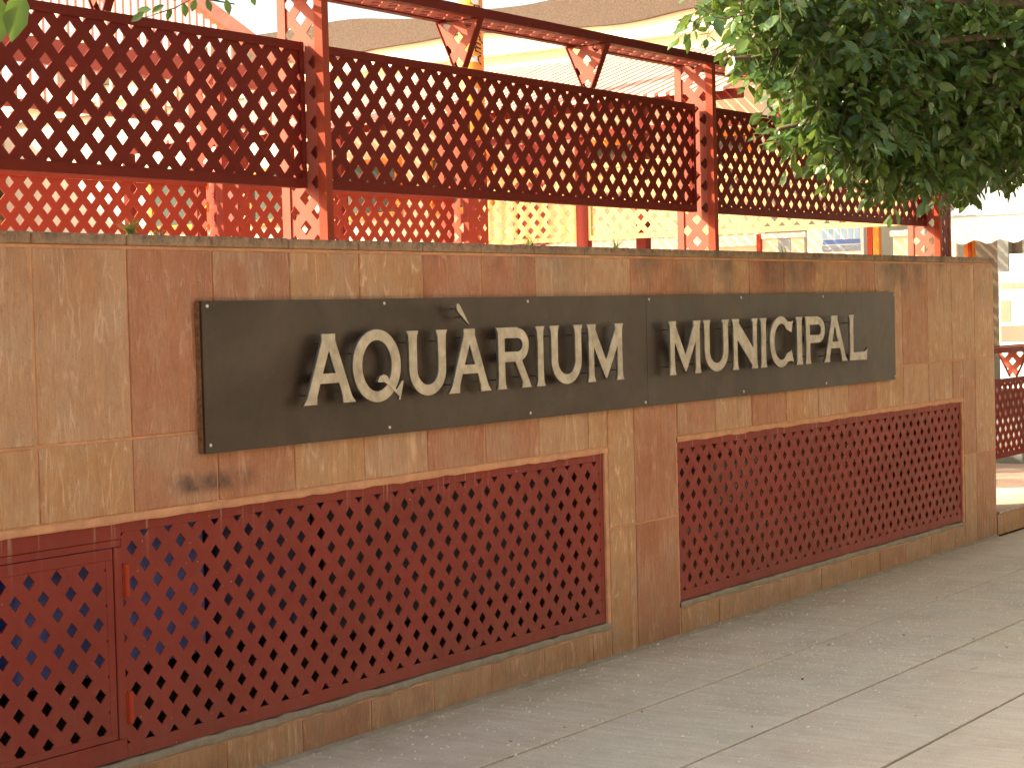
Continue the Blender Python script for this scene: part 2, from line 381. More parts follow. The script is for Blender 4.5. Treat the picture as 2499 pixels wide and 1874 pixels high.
# litter: tiny pale seeds and dust grains
b = bmesh.new()
for k in range(4200):
    x = random.uniform(4.4, 13.5); y = -abs(random.gauss(0, 1.2)) - .02
    if y < -4: continue
    if random.random() < .5: x = random.choice([8.3, 9.6, 10.8, 7.4]) + random.gauss(0, .7); y = -1.1 + random.gauss(0, .45)
    s = random.uniform(.0022, .0064) * (1.5 if random.random() < .08 else 1); c = Vector((x, min(y, -.01), s * .5))
    r0 = random.random() * 6.28
    vv = [b.verts.new(c + Vector((math.cos(r0 + a) * s, math.sin(r0 + a) * s * .8, -s * .3))) for a in (0, 1.6, 3.1, 4.7)]; t = b.verts.new(c + Vector((0, 0, s * .6)))
    for i in range(4): b.faces.new((vv[i], vv[(i + 1) % 4], t))
prop(obj('seed_litter', b, plain('pale_seed', (.75, .68, .55), .7, .1, 20, 0)), kind='stuff')

# ------------------------------------------------------------------ the tiled wall
WX0, WX1, TOP = -1.2, 12.67, 1.89
wall = thing('tiled_wall', (5.7, .35, 0), 'long stone tiled wall carrying the bronze name plate, red lattice grilles set in its foot', 'wall')
PT, X0 = .4079, 4.552
def nx(n): return X0 + PT * n
G1 = (3.30, 7.545, .168, .948); G2 = (8.232, 12.05, .168, .950)       # grille openings x0 x1 z0 z1
core = bmesh.new(); cy0, cy1 = .0045, .16
for (a, c, z0, z1) in ((WX0, G1[0], 0, 1.852), (G1[1] + .03, G2[0], 0, 1.852), (G2[1] + .03, WX1 - .004, 0, 1.852),
                       (G1[0], G1[1] + .03, 0, G1[2] - .03), (G2[0], G2[1] + .03, 0, G2[2] - .03),
                       (G1[0], G1[1] + .03, G1[3] + .02, 1.852), (G2[0], G2[1] + .03, G2[3] + .02, 1.852)):
    box(core, a, c, cy0, cy1, z0, z1)
box(core, WX0, WX1 - .004, .62, .74, 0, 1.852); box(core, WX0, WX0 + .1, .16, .62, 0, 1.852); box(core, WX1 - .104, WX1 - .004, .16, .62, 0, 1.852)
box(core, WX0, WX1 - .004, .16, .62, 1.70, 1.852); box(core, 7.75, 8.1, .161, .619, 0, 1.699)
obj('mortar_bed', core, M_MORT, wall)
# tiles: columns of 0.4 m, three rows, cut round the openings
tmesh = {}
def tile(x0, x1, z0, z1, m, y=0.0, name='tile', th=.016, gap=.0045):
    wx, wz = round(x1 - x0 - 2 * gap, 4), round(z1 - z0 - 2 * gap, 4)
    if wx < .015 or wz < .012: return
    key = (wx, wz, th, m.name)
    if key not in tmesh:
        b_ = B(-wx / 2, wx / 2, 0, th, -wz / 2, wz / 2, bev=.0025); me = bpy.data.meshes.new(name); b_.to_mesh(me); b_.free(); me.materials.append(m); tmesh[key] = me
    o = link(name, tmesh[key], wall, ((x0 + x1) / 2, y + random.uniform(-.0015, .0015), (z0 + z1) / 2))
    o.rotation_euler = (random.uniform(-.0012, .0012), 0, random.uniform(-.0035, .0035))
    return o
Z0, Z1, Z2, Z3 = 0.0, .594, 1.219, 1.845
colmat = {-2: M_TAN, -1: M_TAN, 0: M_RED, 1: M_PNK, 2: M_OCH, 3: M_OCH, 4: M_RED, 5: M_RED, 6: M_TAN, 7: M_TAN, 8: M_RED, 9: M_PNK, 10: M_TAN, 11: M_RED, 12: M_PNK, 13: M_OCH, 14: M_PNK, 15: M_TAN}
midmat = {-2: M_OCH, -1: M_OCH, 0: M_PNK, 1: M_RED, 2: M_OCH, 3: M_TAN, 4: M_RED, 5: M_PNK, 6: M_TAN, 7: M_OCH, 8: M_RED, 9: M_PNK, 10: M_TAN, 11: M_RED, 12: M_OCH, 13: M_TAN, 14: M_RED}
allm = [M_TAN, M_OCH, M_TAN, M_PNK]
n0 = math.floor((WX0 - X0) / PT)
edges = [WX0] + [nx(n) for n in range(n0 + 1, 20) if nx(n) < WX1 - .05] + [WX1]
for i in range(len(edges) - 1):
    a, c = edges[i], edges[i + 1]; n = round((c - X0) / PT) - 1 if i else -99
    m_top = colmat.get(n, random.choice(allm)); m_mid = midmat.get(n, random.choice(allm)); m_low = random.choice(allm)
    tile(a, c, Z2, Z3, m_top)
    for (row0, row1, mm) in ((Z1, Z2, m_mid), (Z0, Z1, m_low)):
        segs = [(a, c)]
        # split the column where an opening covers it
        for G in (G1, G2):
            ns = []
            for (s0, s1) in segs:
                if s1 <= G[0] + .001 or s0 >= G[1] + .03: ns.append((s0, s1)); continue
                o0, o1 = max(s0, G[0]), min(s1, G[1] + .03)
                if s0 < o0 - .001: ns.append((s0, o0))
                if s1 > o1 + .001: ns.append((o1, s1))
                if row0 == Z1: tile(o0, o1, G[3] + .024, row1, mm)
                else: tile(o0, o1, 0, G[2] - .034, m_low, gap=.004)
            segs = ns
        for (s0, s1) in segs:
            m3 = mm
            if 7.7 < s0 < 7.9 or (7.5 < s0 < 7.9 and s1 > 8): m3 = M_RED
            tile(s0, s1, row0, row1, m3)
# coping course: thin edge tiles, grey with weather
for i in range(len(edges) - 1):
    b_ = B(edges[i] + .002, edges[i + 1] - .002, -.004 + random.uniform(-.002, .002), .28, 1.853, TOP + random.uniform(-.0015, .0015), bev=.004)
    obj('coping_stone', b_, M_COP, wall, ((edges[i] + edges[i + 1]) / 2, 0, TOP))
    b_ = B(edges[i] + .002, edges[i + 1] - .002, .283, .75, 1.853, TOP - .002, bev=.004)
    obj('coping_stone', b_, M_COP, wall, ((edges[i] + edges[i + 1]) / 2, .5, TOP))
def fillet(pts, w_, mat_, name, parent, y0, y1, seed=0):
    rr = random.Random(seed); b_ = bmesh.new()
    (xa, za), (xb, zb) = pts; n = max(2, int(math.hypot(xb - xa, zb - za) / .06)); prev = None
    dx, dz = (xb - xa), (zb - za); L_ = math.hypot(dx, dz); nx_, nz_ = -dz / L_, dx / L_
    for i in range(n + 1):
        t = i / n; ww = w_ * (1 + rr.uniform(-.16, .16)); cx, cz = xa + dx * t, za + dz * t; o_ = rr.uniform(-.1, .1) * w_
        ring = [b_.verts.new((cx + nx_ * (s * ww / 2 + o_), y, cz + nz_ * (s * ww / 2 + o_))) for s, y in ((-1, y1), (-1, y0 + .003), (-.4, y0), (.4, y0), (1, y0 + .003), (1, y1))]
        if prev:
            for k in range(5): b_.faces.new((prev[k], prev[k + 1], ring[k + 1], ring[k]))
        prev = ring
    return obj(name, b_, mat_, parent)
# mortar reveals round the grilles, and the grey sill below them
for G, sd in ((G1, 1), (G2, 5)):
    fillet(((G[0], G[3] + .011), (G[1] + .03, G[3] + .011)), .026, M_MORT, 'mortar_reveal', wall, -.001, .03, sd)
    fillet(((G[1] + .016, G[3]), (G[1] + .016, G[2] - .02)), .028, M_MORT, 'mortar_reveal', wall, .0, .03, sd + 1)
    fillet(((G[0], G[2] - .018), (G[1] + .03, G[2] - .018)), .030, M_MORTG, 'mortar_sill', wall, -.002, .03, sd + 2)
    if G is G2: fillet(((G[0] - .006, G[3]), (G[0] - .006, G[2])), .014, M_MORT, 'mortar_reveal', wall, .0, .03, sd + 3)
b_ = bmesh.new()
xs = np.arange(WX0, WX1 + .01, .05); pv = None
for x in xs:
    ww = .022 + random.uniform(-.006, .008)
    r_ = [b_.verts.new((x, .0, .012)), b_.verts.new((x, -ww * .5, .008)), b_.verts.new((x, -ww, -.004))]
    if pv:
        for k in range(2): b_.faces.new((pv[k], pv[k + 1], r_[k + 1], r_[k]))
    pv = r_
obj('foot_mortar', b_, M_MORTG, wall)

# grilles (parts of the wall) -----------------------------------------------------------
def grille_right(G, cu, cv, label, left, solid_right):
    x0, x1, z0, z1 = G
    bands = bmesh.new(); y = .010
    g_ = obj('lattice_grille', sheet('xz', .0135, left, x1 - .018, .2157, .913, cu, cv, h=.0245, hv=.0255, th=-.005), M_GRILLE, wall, (left, .01, z0))
    g_['label'] = label
    return g_
g1 = grille_right(G1, 4.549, .857, 'large red grille with rows of diamond holes, its small access door at the left', 4.50, 0)
fr = bmesh.new(); box(fr, 4.5, G1[1], .012, .022, .913, G1[3], .0015); box(fr, 4.5, G1[1], .012, .022, G1[2], .2157, .0015); box(fr, G1[1] - .030, G1[1] + .001, .0125, .0225, .2157, .913)
obj('grille_frame', fr, M_GRILLE, g1)
fr = bmesh.new(); box(fr, G1[0], 4.499, .010, .022, .893, G1[3], .0015); box(fr, G1[0], 4.499, .013, .022, .868, .8915, .0015); box(fr, G1[0], 4.499, .0115, .022, G1[2], .235, .0015)
box(fr, 4.4625, 4.4985, .009, .022, .2365, .8665, .0015)
obj('door_surround', fr, M_GRILLE, g1)
dl = sheet('xz', .0138, 3.62, 4.428, .262, .828, 3.987, .799, pu=.1147, pv=.1163, h=.0245, hv=.0255, th=-.005)
door = obj('access_door', dl, M_GRILLE, wall, (3.62, .01, .24)); door['label'] = 'small perforated door with two bright red barrel hinges'
fr = bmesh.new(); box(fr, 3.58, 4.459, .0125, .021, .8285, .8655, .0012); box(fr, 3.58, 4.459, .0125, .021, .238, .2615, .0012)
box(fr, 4.4285, 4.459, .0128, .0212, .2617, .8283, .001); box(fr, 3.58, 3.6195, .0128, .0212, .2617, .8283, .001)
obj('door_frame', fr, M_GRILLE, door)
for zc in (.755, .335):
    hb = bmesh.new(); tube(hb, [(4.513, .006, zc - .052), (4.513, .006, zc + .052)], .0085, 12)
    box(hb, 4.500, 4.53, .0095, .0125, zc - .05, zc + .05)
    obj('hinge', hb, M_HINGE, door)
b_ = B(G1[0], 3.579, .0125, .0225, .2365, .8665); obj('blank_plate', b_, M_GRILLE, g1)
g2 = grille_right(G2, 8.353, .8535, 'red grille with diamond holes at the far right of the wall foot', G2[0] + .004, 0)
fr = bmesh.new(); box(fr, G2[0], G2[1], .012, .022, .913, G2[3], .0015); box(fr, G2[0], G2[1], .012, .022, G2[2], .2157, .0015)
box(fr, G2[1] - .022, G2[1] + .001, .0125, .0225, .2157, .913); box(fr, G2[0] + .0005, G2[0] + .014, .0125, .0225, .2157, .913)
obj('grille_frame', fr, M_GRILLE, g2)
# what stands behind the grilles
t = thing('blue_tank', (5.2, .3, .4), 'blue painted tank seen through the diamond holes left of the wall', 'tank')
obj('tank_body', B(3.2, 4.062, .13, .45, .43, 1.0, .01), M_BLUE, t)
obj('tank_body', B(4.135, 5.02, .13, .45, .43, 1.0, .01), M_BLUE, t)
tk = plain('dull_blue_tank', (.075, .08, .20), .5, .2, 5, .2); obj('tank_body', B(5.11, 5.62, .14, .45, .43, 1.0, .01), tk, t)
tk = plain('slate_tank', (.06, .075, .09), .5, .2, 5, .2); obj('tank_body', B(5.70, 7.35, .14, .45, .36, 1.0, .01), tk, t)
obj('dark_under_tank', B(3.2, 7.35, .22, .6, .001, .34), M_DARK, t)  # black block stands for the shade below the tanks
t = thing('pump_unit', (9.6, .3, .3), 'pale grey pump casing seen through the right grille', 'pump')
b_ = bmesh.new(); box(b_, 8.9, 9.45, .16, .4, .55, .80, .02); box(b_, 9.25, 9.7, .14, .4, .84, .93, .02); obj('pump_casing', b_, M_GREYM, t)
b_ = bmesh.new(); tube(b_, [(8.3, .22, .93), (8.45, .22, .86), (8.46, .22, .5), (8.9, .24, .42), (10.2, .24, .40)], .035, 10); obj('pipe', b_, M_GREYM, t, smooth=True)

# ------------------------------------------------------------------ name plate and letters
sign = thing('name_plate', (7.88, -.015, 1.14), 'dark bronze plate reading AQUÀRIUM MUNICIPAL in raised metal letters on the wall', 'sign')
obj('plate', B(4.87, 7.903, -.030, -.002, 1.144, 1.6675, .0012), M_PLATE, sign)
obj('plate', B(7.9055, 10.89, -.0295, -.002, 1.1435, 1.667, .0012), M_PLATE, sign)
RUST = plain('rusty_edge', (.22, .10, .045), .8, .5, 60, .5)
obj('backing_frame', B(4.864, 4.8695, -.020, -.001, 1.146, 1.665), RUST, sign)
for (sx_, sz_) in [(4.897, 1.649), (4.893, 1.172), (5.887, 1.649), (5.9, 1.170), (6.889, 1.648), (6.89, 1.169), (7.878, 1.163), (7.93, 1.648), (8.889, 1.166), (8.881, 1.649), (9.896, 1.164), (9.874, 1.648), (10.872, 1.162), (10.872, 1.652)]:
    b_ = bmesh.new(); tube(b_, [(sx_, -.029, sz_), (sx_, -.0325, sz_), (sx_, -.0345, sz_)], [.0075, .0075, .003], 10)
    obj('screw', b_, M_STEEL, sign, smooth=True)
LB, LT = 1.2835, 1.5405; LH = LT - LB; YF, LTH = -.080, .013; KX = 1.0031
fl = .012
def stem(x, w_, z0=LB, z1=LT):       # flared column outline
    f = fl; return [(x - f, z0), (x + w_ + f, z0), (x + w_ + .002, z0 + .022), (x + w_, z0 + .06), (x + w_, z1 - .06), (x + w_ + .002, z1 - .022), (x + w_ + f, z1), (x - f, z1), (x - .002, z1 - .022), (x, z1 - .06), (x, z0 + .06), (x - .002, z0 + .022)]
def arc(cx, cz, rx, rz, a0, a1, n=26, p=1.0):
    return [(cx + rx * math.cos(R(a0 + (a1 - a0) * i / n)), cz + rz * math.sin(R(a0 + (a1 - a0) * i / n))) for i in range(n + 1)]
def letter(char, loops, pins):
    cu = bpy.data.curves.new('letter', 'CURVE'); cu.dimensions = '2D'; cu.fill_mode = 'BOTH'; cu.extrude = LTH / 2 - .0012; cu.bevel_depth = .0012; cu.bevel_resolution = 1; cu.offset = -.0012
    for lp in loops:
        s = cu.splines.new('POLY'); s.points.add(len(lp) - 1)
        for q, (x, z) in zip(s.points, lp): q.co = (x * KX, z, 0, 1)
        s.use_cyclic_u = True
    tmp = bpy.data.objects.new('tmp', cu); scene.collection.objects.link(tmp)
    dg = bpy.context.evaluated_depsgraph_get(); me = bpy.data.meshes.new_from_object(tmp.evaluated_get(dg)); bpy.data.objects.remove(tmp)
    bm = bmesh.new(); bm.from_mesh(me); bpy.data.meshes.remove(me)
    for v in bm.verts: v.co = Vector((v.co.x, YF + LTH / 2 + v.co.z * 1.0, v.co.y))
    bmesh.ops.remove_doubles(bm, verts=bm.verts[:], dist=1e-5)
    o = obj('letter', bm, M_LETTER, sign, (loops[0][0][0], YF, LB)); o['label'] = 'raised metal letter ' + char if len(char) == 1 else 'raised metal ' + char
    for (px_, pz_) in pins:
        px_ *= KX
        b2 = bmesh.new(); tube(b2, [(px_ + .016, YF + LTH - .002, pz_), (px_ + .016, -.0295, pz_)], .0026, 6)
        obj('mounting_pin', b2, M_PIN, o)
SW = .047
def L_I(x0, x1, c='I'): w_ = x1 - x0 - 2 * fl; letter(c, [stem(x0 + fl, w_)], [(x0 + .012, LT - .04), (x0 + .014, LB + .045)])
def L_A(xbl, xbr, xtl, xtr, c='A', w_=.052):
    f = fl; z1, z0 = LT, LB
    def lx(z): return xbl + f + (xtl + f - xbl - f) * (z - z0) / LH
    def rx(z): return xbr - f + (xtr - f - xbr + f) * (z - z0) / LH
    outer = [(xbl, z0), (xbl + w_ + 2 * f, z0), (lx(z0 + .03) + w_, z0 + .028), (lx(z0 + .075) + w_, z0 + .075), (rx(z0 + .075) - w_, z0 + .075), (rx(z0 + .03) - w_, z0 + .028), (xbr - w_ - 2 * f, z0), (xbr, z0),
             (rx(z0 + .025), z0 + .025), (rx(z1 - .025), z1 - .025), (xtr, z1), (xtl, z1), (lx(z1 - .025), z1 - .025), (lx(z0 + .025), z0 + .025)]
    zb = z0 + .112
    # apex of the counter
    k = (w_ * 2) ; wid = lambda z: (rx(z) - w_) - (lx(z) + w_)
    za = z0; 
    while wid(za) > .004: za += .001
    inner = [(lx(zb) + w_, zb), (rx(zb) - w_, zb), ((lx(za) + rx(za)) / 2, za)]
    letter(c, [outer, inner], [(xbl + .018, LB + .035), (xbr - .05, LB + .04), (xtl + .006, LT - .035)])
def L_U(x0, x1):
    f = fl; w_ = SW + .004; a, c = x0 + f, x1 - f; cx = (a + c) / 2; zc = LB + .105; ro = (c - a) / 2; ri = ro - w_
    lp = [(x0, LT), (x0 + w_ + 2 * f, LT), (a + w_ + .002, LT - .022), (a + w_, LT - .06)] + arc(cx, zc, ri, .105 - w_ * .86, 180, 360, 20) + \
         [(c - w_, LT - .06), (c - w_ - .002, LT - .022), (c - w_ - f, LT), (x1, LT), (c + .002, LT - .022), (c, LT - .06)] + arc(cx, zc, ro, .105, 0, -180, 26) + [(a, LT - .06), (a - .002, LT - .022)]
    letter('U', [lp], [(x0 + .008, LT - .045), (c - w_ - .002, LT - .045), (cx, LB + .02)])
def L_M(x0, x1, c='M'):
    f = fl; w_ = .042; a, e = x0 + f, x1 - f; cx = (a + e) / 2; zv = LB + .013; d = .048
    lp = [(x0, LB), (x0 + w_ + 2 * f, LB), (a + w_ + .002, LB + .022), (a + w_, LB + .06), (a + w_, LT - .10), (cx - .006, zv), (cx + .006, zv), (e - w_, LT - .10), (e - w_, LB + .06), (e - w_ - .002, LB + .022), (e - w_ - f, LB), (x1, LB),
          (e + .002, LB + .022), (e, LB + .06), (e, LT - .05), (e + .002, LT - .022), (x1, LT), (e - w_ - .02, LT), (e - w_ - .014, LT - .024), (cx, LB + .095), (a + w_ + .014, LT - .024), (a + w_ + .02, LT), (x0, LT), (a - .002, LT - .022), (a, LT - .05), (a, LB + .06), (a - .002, LB + .022)]
    letter(c, [lp], [(x0 + .01, LT - .04), (x0 + .01, LB + .04), (e - w_ - .012, LB + .045), (cx - .045, LB + .07)])
def L_N(x0, x1):
    f = fl; w_ = .042; a, e = x0 + f, x1 - f
    lp = [(x0, LB), (a + w_ + f, LB), (a + w_ + .002, LB + .022), (a + w_, LB + .06), (a + w_, LT - .105), (e - w_ - .012, LB + .02), (e - w_ - .022, LB), (x1, LB), (e + .002, LB + .022), (e, LB + .06), (e, LT - .06), (e + .002, LT - .022), (x1, LT),
          (e - w_ - f, LT), (e - w_ - .002, LT - .022), (e - w_, LT - .06), (e - w_, LB + .105), (a + w_ + .016, LT - .02), (a + w_ + .024, LT), (x0, LT), (a - .002, LT - .022), (a, LT - .05), (a, LB + .06), (a - .002, LB + .022)]
    letter('N', [lp], [(x0 + .008, LT - .04), (x0 + .01, LB + .04), (e - w_ - .004, LT - .045)])
def L_P(x0, x1, leg=None):
    f = fl; w_ = SW; a = x0 + f; zt = LT - .004; bowl_b = LB + .112; cz = (zt + bowl_b) / 2; rz = (zt - bowl_b) / 2; cx = x1 - .085
    outer = [(x0, LT), (x0, LT - .004), (a - .002, LT - .022), (a, LT - .06), (a, LB + .06), (a - .002, LB + .022), (x0, LB), (a + w_ + f, LB), (a + w_ + .002, LB + .022), (a + w_, LB + .06), (a + w_, bowl_b)]
    if leg is None: outer += [(cx, bowl_b)]
    else:
        lx0, lx1 = leg     # leg foot extent
        outer += [(cx - .020, bowl_b), (lx0 + f - .004, LB + .024), (lx0 - .004, LB), (lx1, LB), (lx1 - f, LB + .022), (cx + .032, bowl_b + .003)]
        outer = outer
    outer += arc(cx, cz, .085, rz, -68 if leg else -85, 88, 22) + [(cx, LT)]
    inner = [(a + w_, bowl_b + .043), (cx - .004, bowl_b + .043)] + arc(cx - .004, cz, .085 - w_ + .004, rz - .042, -86, 86, 16)[1:-1] + [(cx - .004, zt - .042), (a + w_, zt - .042)]
    letter('R' if leg else 'P', [outer, inner], [(x0 + .008, LT - .045), (x0 + .01, LB + .04)] + ([(leg[0] - .004, LB + .045)] if leg else []))
def L_L(x0, x1):
    f = fl; w_ = .044; a = x0 + f
    letter('L', [[(x0, LT), (a - .002, LT - .022), (a, LT - .06), (a, LB + .06), (a - .002, LB + .022), (x0, LB), (x1 - .004, LB - .003), (x1 + .004, LB + .068), (x1 - .012, LB + .050), (x1 - .05, LB + .044), (a + w_, LB + .043), (a + w_, LT - .06), (a + w_ + .002, LT - .022), (a + w_ + f, LT)]], [(x0 + .004, LT - .045), (x0 + .01, LB + .03)])
def L_C(x0, x1):
    cx, cz = x0 + .131, (LB + LT) / 2; ro, rz = .131, .135
    lp = arc(cx, cz, ro, rz, 48, 312, 44) + [(x1 + .004, LB + .010), (x1 - .004, LB + .082)] 
    lp = arc(cx, cz, ro, rz, 52, 308, 44) + [(x1 - .012, cz - rz + .030), (x1 + .006, cz - rz + .022), (x1 - .018, cz - rz + .088)] + arc(cx + .004, cz, ro - SW, rz - .040, 318, 42, 36) + [(x1 - .018, cz + rz - .088), (x1 + .006, cz + rz - .022), (x1 - .012, cz + rz - .030)]
    letter('C', [lp], [(x0 + .01, cz), (cx, LB + .01)])
def L_Q(x0, x1):
    cx, cz = (x0 + 5.900) / 2, (LB + LT) / 2 + .001; ro = (5.900 - x0) / 2; rz = .1385
    def poly(pts): return pts
    letter('Q', [arc(cx, cz, ro, rz, 0, 360, 60)[:-1], arc(cx, cz, ro - .056, rz - .042, 0, -360, 48)[:-1]], [(x0 + .02, cz + .05), (cx, LB + .012)])
    # curling tail, set 1 mm proud of the ring
    tail = [(5.752, 1.352), (5.766, 1.372), (5.790, 1.379), (5.812, 1.372), (5.832, 1.352), (5.868, 1.318), (5.906, 1.352), (5.914, 1.349), (5.890, 1.277), (5.881, 1.279), (5.884, 1.290), (5.846, 1.318), (5.815, 1.339), (5.792, 1.350), (5.770, 1.349)]
    bm = bmesh.new(); tail = [(a_ * KX, c_) for a_, c_ in tail]; prism(bm, tail, YF - .001, YF + LTH - .001)
    bmesh.ops.triangulate(bm, faces=[f for f in bm.faces if len(f.verts) > 4])
    obj('letter_tail', bm, M_LETTER, sign)['label'] = 'curling tail of the letter Q'
L_A(5.318, 5.620, 5.430, 5.508); L_Q(5.606, 5.92); L_U(5.943, 6.209); L_A(6.212, 6.512, 6.324, 6.402)
letter('grave accent', [[(6.278, 1.628), (6.280, 1.640), (6.289, 1.644), (6.299, 1.640), (6.362, 1.560), (6.366, 1.556), (6.352, 1.563), (6.284, 1.612)]], [(6.292, 1.622), (6.328, 1.588)])
L_P(6.556, 6.796, (6.740, 6.812)); L_I(6.853, 6.921); L_U(6.961, 7.229); L_M(7.268, 7.582)
L_M(8.006, 8.324); L_U(8.350, 8.622); L_N(8.657, 8.940); L_I(8.967, 9.043); L_C(9.078, 9.352); L_I(9.393, 9.474); L_P(9.505, 9.755); L_A(9.742, 10.053, 9.842, 9.924); L_L(10.080, 10.324)

# ------------------------------------------------------------------ red steel lattice fence on the wall
YA, YB, YP = .205, .432, .305
fence = thing('lattice_fence', (9.06, .32, 1.89), 'tall dark red steel lattice fence standing on the stone wall', 'fence')
PCOL = 6.115
def angle_v(bm, x, y, z0, z1, sx=1, sy=1, w_=.04, t_=.005):
    box(bm, min(x, x + sx * t_), max(x, x + sx * t_), min(y, y + sy * w_), max(y, y + sy * w_), z0, z1)
    box(bm, min(x + sx * t_, x + sx * w_), max(x + sx * t_, x + sx * w_), min(y, y + sy * t_), max(y, y + sy * t_), z0, z1)
def make_post(x, z0, z1, par=None, ya=YA, yb=YB):
    a = bmesh.new(); angle_v(a, x, ya, z0, z1, 1, 1); 
    p = obj('post', a, M_LIP, par, (x, (ya + yb) / 2, z0))
    c = bmesh.new(); angle_v(c, x, yb, z0, z1, 1, -1); obj('corner_angle', c, M_POST, p)
    cy = (ya + yb) / 2
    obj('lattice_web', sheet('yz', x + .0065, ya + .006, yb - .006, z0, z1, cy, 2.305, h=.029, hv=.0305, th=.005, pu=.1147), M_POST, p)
    return p
for x in (-.6, 2.63, 5.846, 9.06): make_post(x, TOP - .001, 2.884, fence)
# corner post, perforated on both faces
cp = make_post(12.24, TOP - .001, 2.884, fence)
obj('lattice_web', sheet('xz', YA + .006, 12.281, 12.40, TOP, 2.884, 12.34, 2.247, h=.027, hv=.029), M_FENCE, cp)
b_ = bmesh.new(); angle_v(b_, 12.44, YA, TOP, 2.884, -1, 1); obj('corner_angle', b_, M_FENCE, cp)
M_REAR = paint('rear_fence_paint', (.26, .05, .035), False)
def make_panel(x0, x1, par, z0=2.108, z1=2.675, cu=PCOL, cv=2.597, y=YP):
    fr = bmesh.new(); w_ = .034
    # angle frame: face leg and an inward leg
    box(fr, x0, x1, y - .012, y - .006, z1 - w_, z1); box(fr, x0, x1, y - .006, y + .03, z1 - .006, z1)
    box(fr, x0, x1, y - .012, y - .006, z0, z0 + w_ + .004); box(fr, x0, x1, y - .006, y + .03, z0, z0 + .006)
    for xx in (x0, x1 - .026):
        box(fr, xx, xx + .026, y - .0125, y - .0065, z0 + w_ + .0042, z1 - w_ - .0002)
    box(fr, x1 - .006, x1, y - .006, y + .03, z0 + .007, z1 - .007); box(fr, x0, x0 + .006, y - .006, y + .03, z0 + .007, z1 - .007)
    p = obj('lattice_panel', sheet('xz', y, x0 + .008, x1 - .008, z0 + w_ - .004, z1 - w_ + .004, cu, cv, h=.0285, hv=.0295, th=.005), M_FENCE, par, (x0, y, z0))
    obj('panel_frame', fr, M_FENCE, p)
    return p
make_panel(-.55, 2.585, fence); make_panel(2.68, 5.838, fence); make_panel(5.895, 9.03, fence); make_panel(9.105, 12.235, fence)
# overhead channel: two angles with a perforated soffit
bz = 2.885
bmf = bmesh.new(); box(bmf, -.8, 12.44, YA, YA + .005, bz, bz + .042); box(bmf, -.8, 12.44, YA + .005, YA + .04, bz, bz + .005)
beam = obj('top_channel', bmf, M_FENCE, fence, (6, YA, bz))
bmr = bmesh.new(); box(bmr, -.8, 12.44, YB - .005, YB, bz, bz + .042); box(bmr, -.8, 12.44, YB - .04, YB - .005, bz, bz + .005); obj('rear_angle', bmr, M_FENCE, beam)
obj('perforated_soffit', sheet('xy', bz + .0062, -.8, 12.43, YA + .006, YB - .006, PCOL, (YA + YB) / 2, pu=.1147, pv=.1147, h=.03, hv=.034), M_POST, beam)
def bracket(x, par, zt=bz - .001, zb=2.676, y0=YA, y1=YB):
    c = (y0 + y1) / 2; hb = .022
    cl = [(y0, zt, c - hb, zb), ]
    s = sheet('yz', x, y0, y1, zb, zt, c, zt - .075, pu=.1147, pv=.1147, h=.026, hv=.029, clips=[(y0, zt, c - hb, zb), (c + hb, zb, y1, zt)])
    o = obj('bracket', s, M_POST, par, (x, c, zb))
    f_ = bmesh.new()
    for sg in (-1, 1):
        a0 = Vector((x - .001, c + sg * hb, zb)); a1 = Vector((x - .001, (y0 if sg < 0 else y1), zt))
        prism(f_, [(a0.y, a0.z), (a1.y, a1.z), (a1.y + sg * .005, a1.z), (a0.y + sg * .005, a0.z)], x - .006, x + .034, 'yz')
    box(f_, x - .004, x + .02, y0 + .004, y1 - .004, zt - .005, zt - .0005)
    obj('bracket_flange', f_, M_FENCE, o)
for x in (3.70, 4.775, 6.917, 7.988, 10.16, 11.22, 1.5): bracket(x, fence)

# ---- return side of the fence at the right end, sunlit
side = thing('side_lattice_fence', (12.38, 2.2, .2), 'sunlit red lattice fence returning behind the corner post', 'fence')
def side_panel(y0, y1, z0, z1, par, x=12.38, cu=2.0):
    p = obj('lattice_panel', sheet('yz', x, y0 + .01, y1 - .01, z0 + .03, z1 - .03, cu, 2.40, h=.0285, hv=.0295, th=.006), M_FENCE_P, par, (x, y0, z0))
    fr = bmesh.new(); box(fr, x - .012, x - .002, y0, y1, z0, z0 + .036); box(fr, x - .012, x - .002, y0, y1, z1 - .036, z1)
    box(fr, x - .012, x - .002, y0, y0 + .03, z0 + .0365, z1 - .0365); box(fr, x - .012, x - .002, y1 - .03, y1, z0 + .0365, z1 - .0365)
    obj('panel_frame', fr, M_FENCE_P, p)
M_FENCE_P = paint('sunlit_fence_paint', (.62, .33, .15), False)  # yellow of the sun on the side panels is put into this colour
side_panel(.45, 3.03, 2.128, 2.70, side); side_panel(3.12, 4.06, 2.128, 2.70, side)
for yy in (3.075, 4.09): 
    a = bmesh.new(); box(a, 12.36, 12.366, yy - .05, yy + .05, .17, 2.95); box(a, 12.367, 12.42, yy - .05, yy - .044, .17, 2.95); obj('post', a, M_FENCE, side)
b_ = bmesh.new(); box(b_, 12.33, 12.43, .45, 4.15, 2.9, 2.945); obj('top_rail', b_, M_FENCE, side)
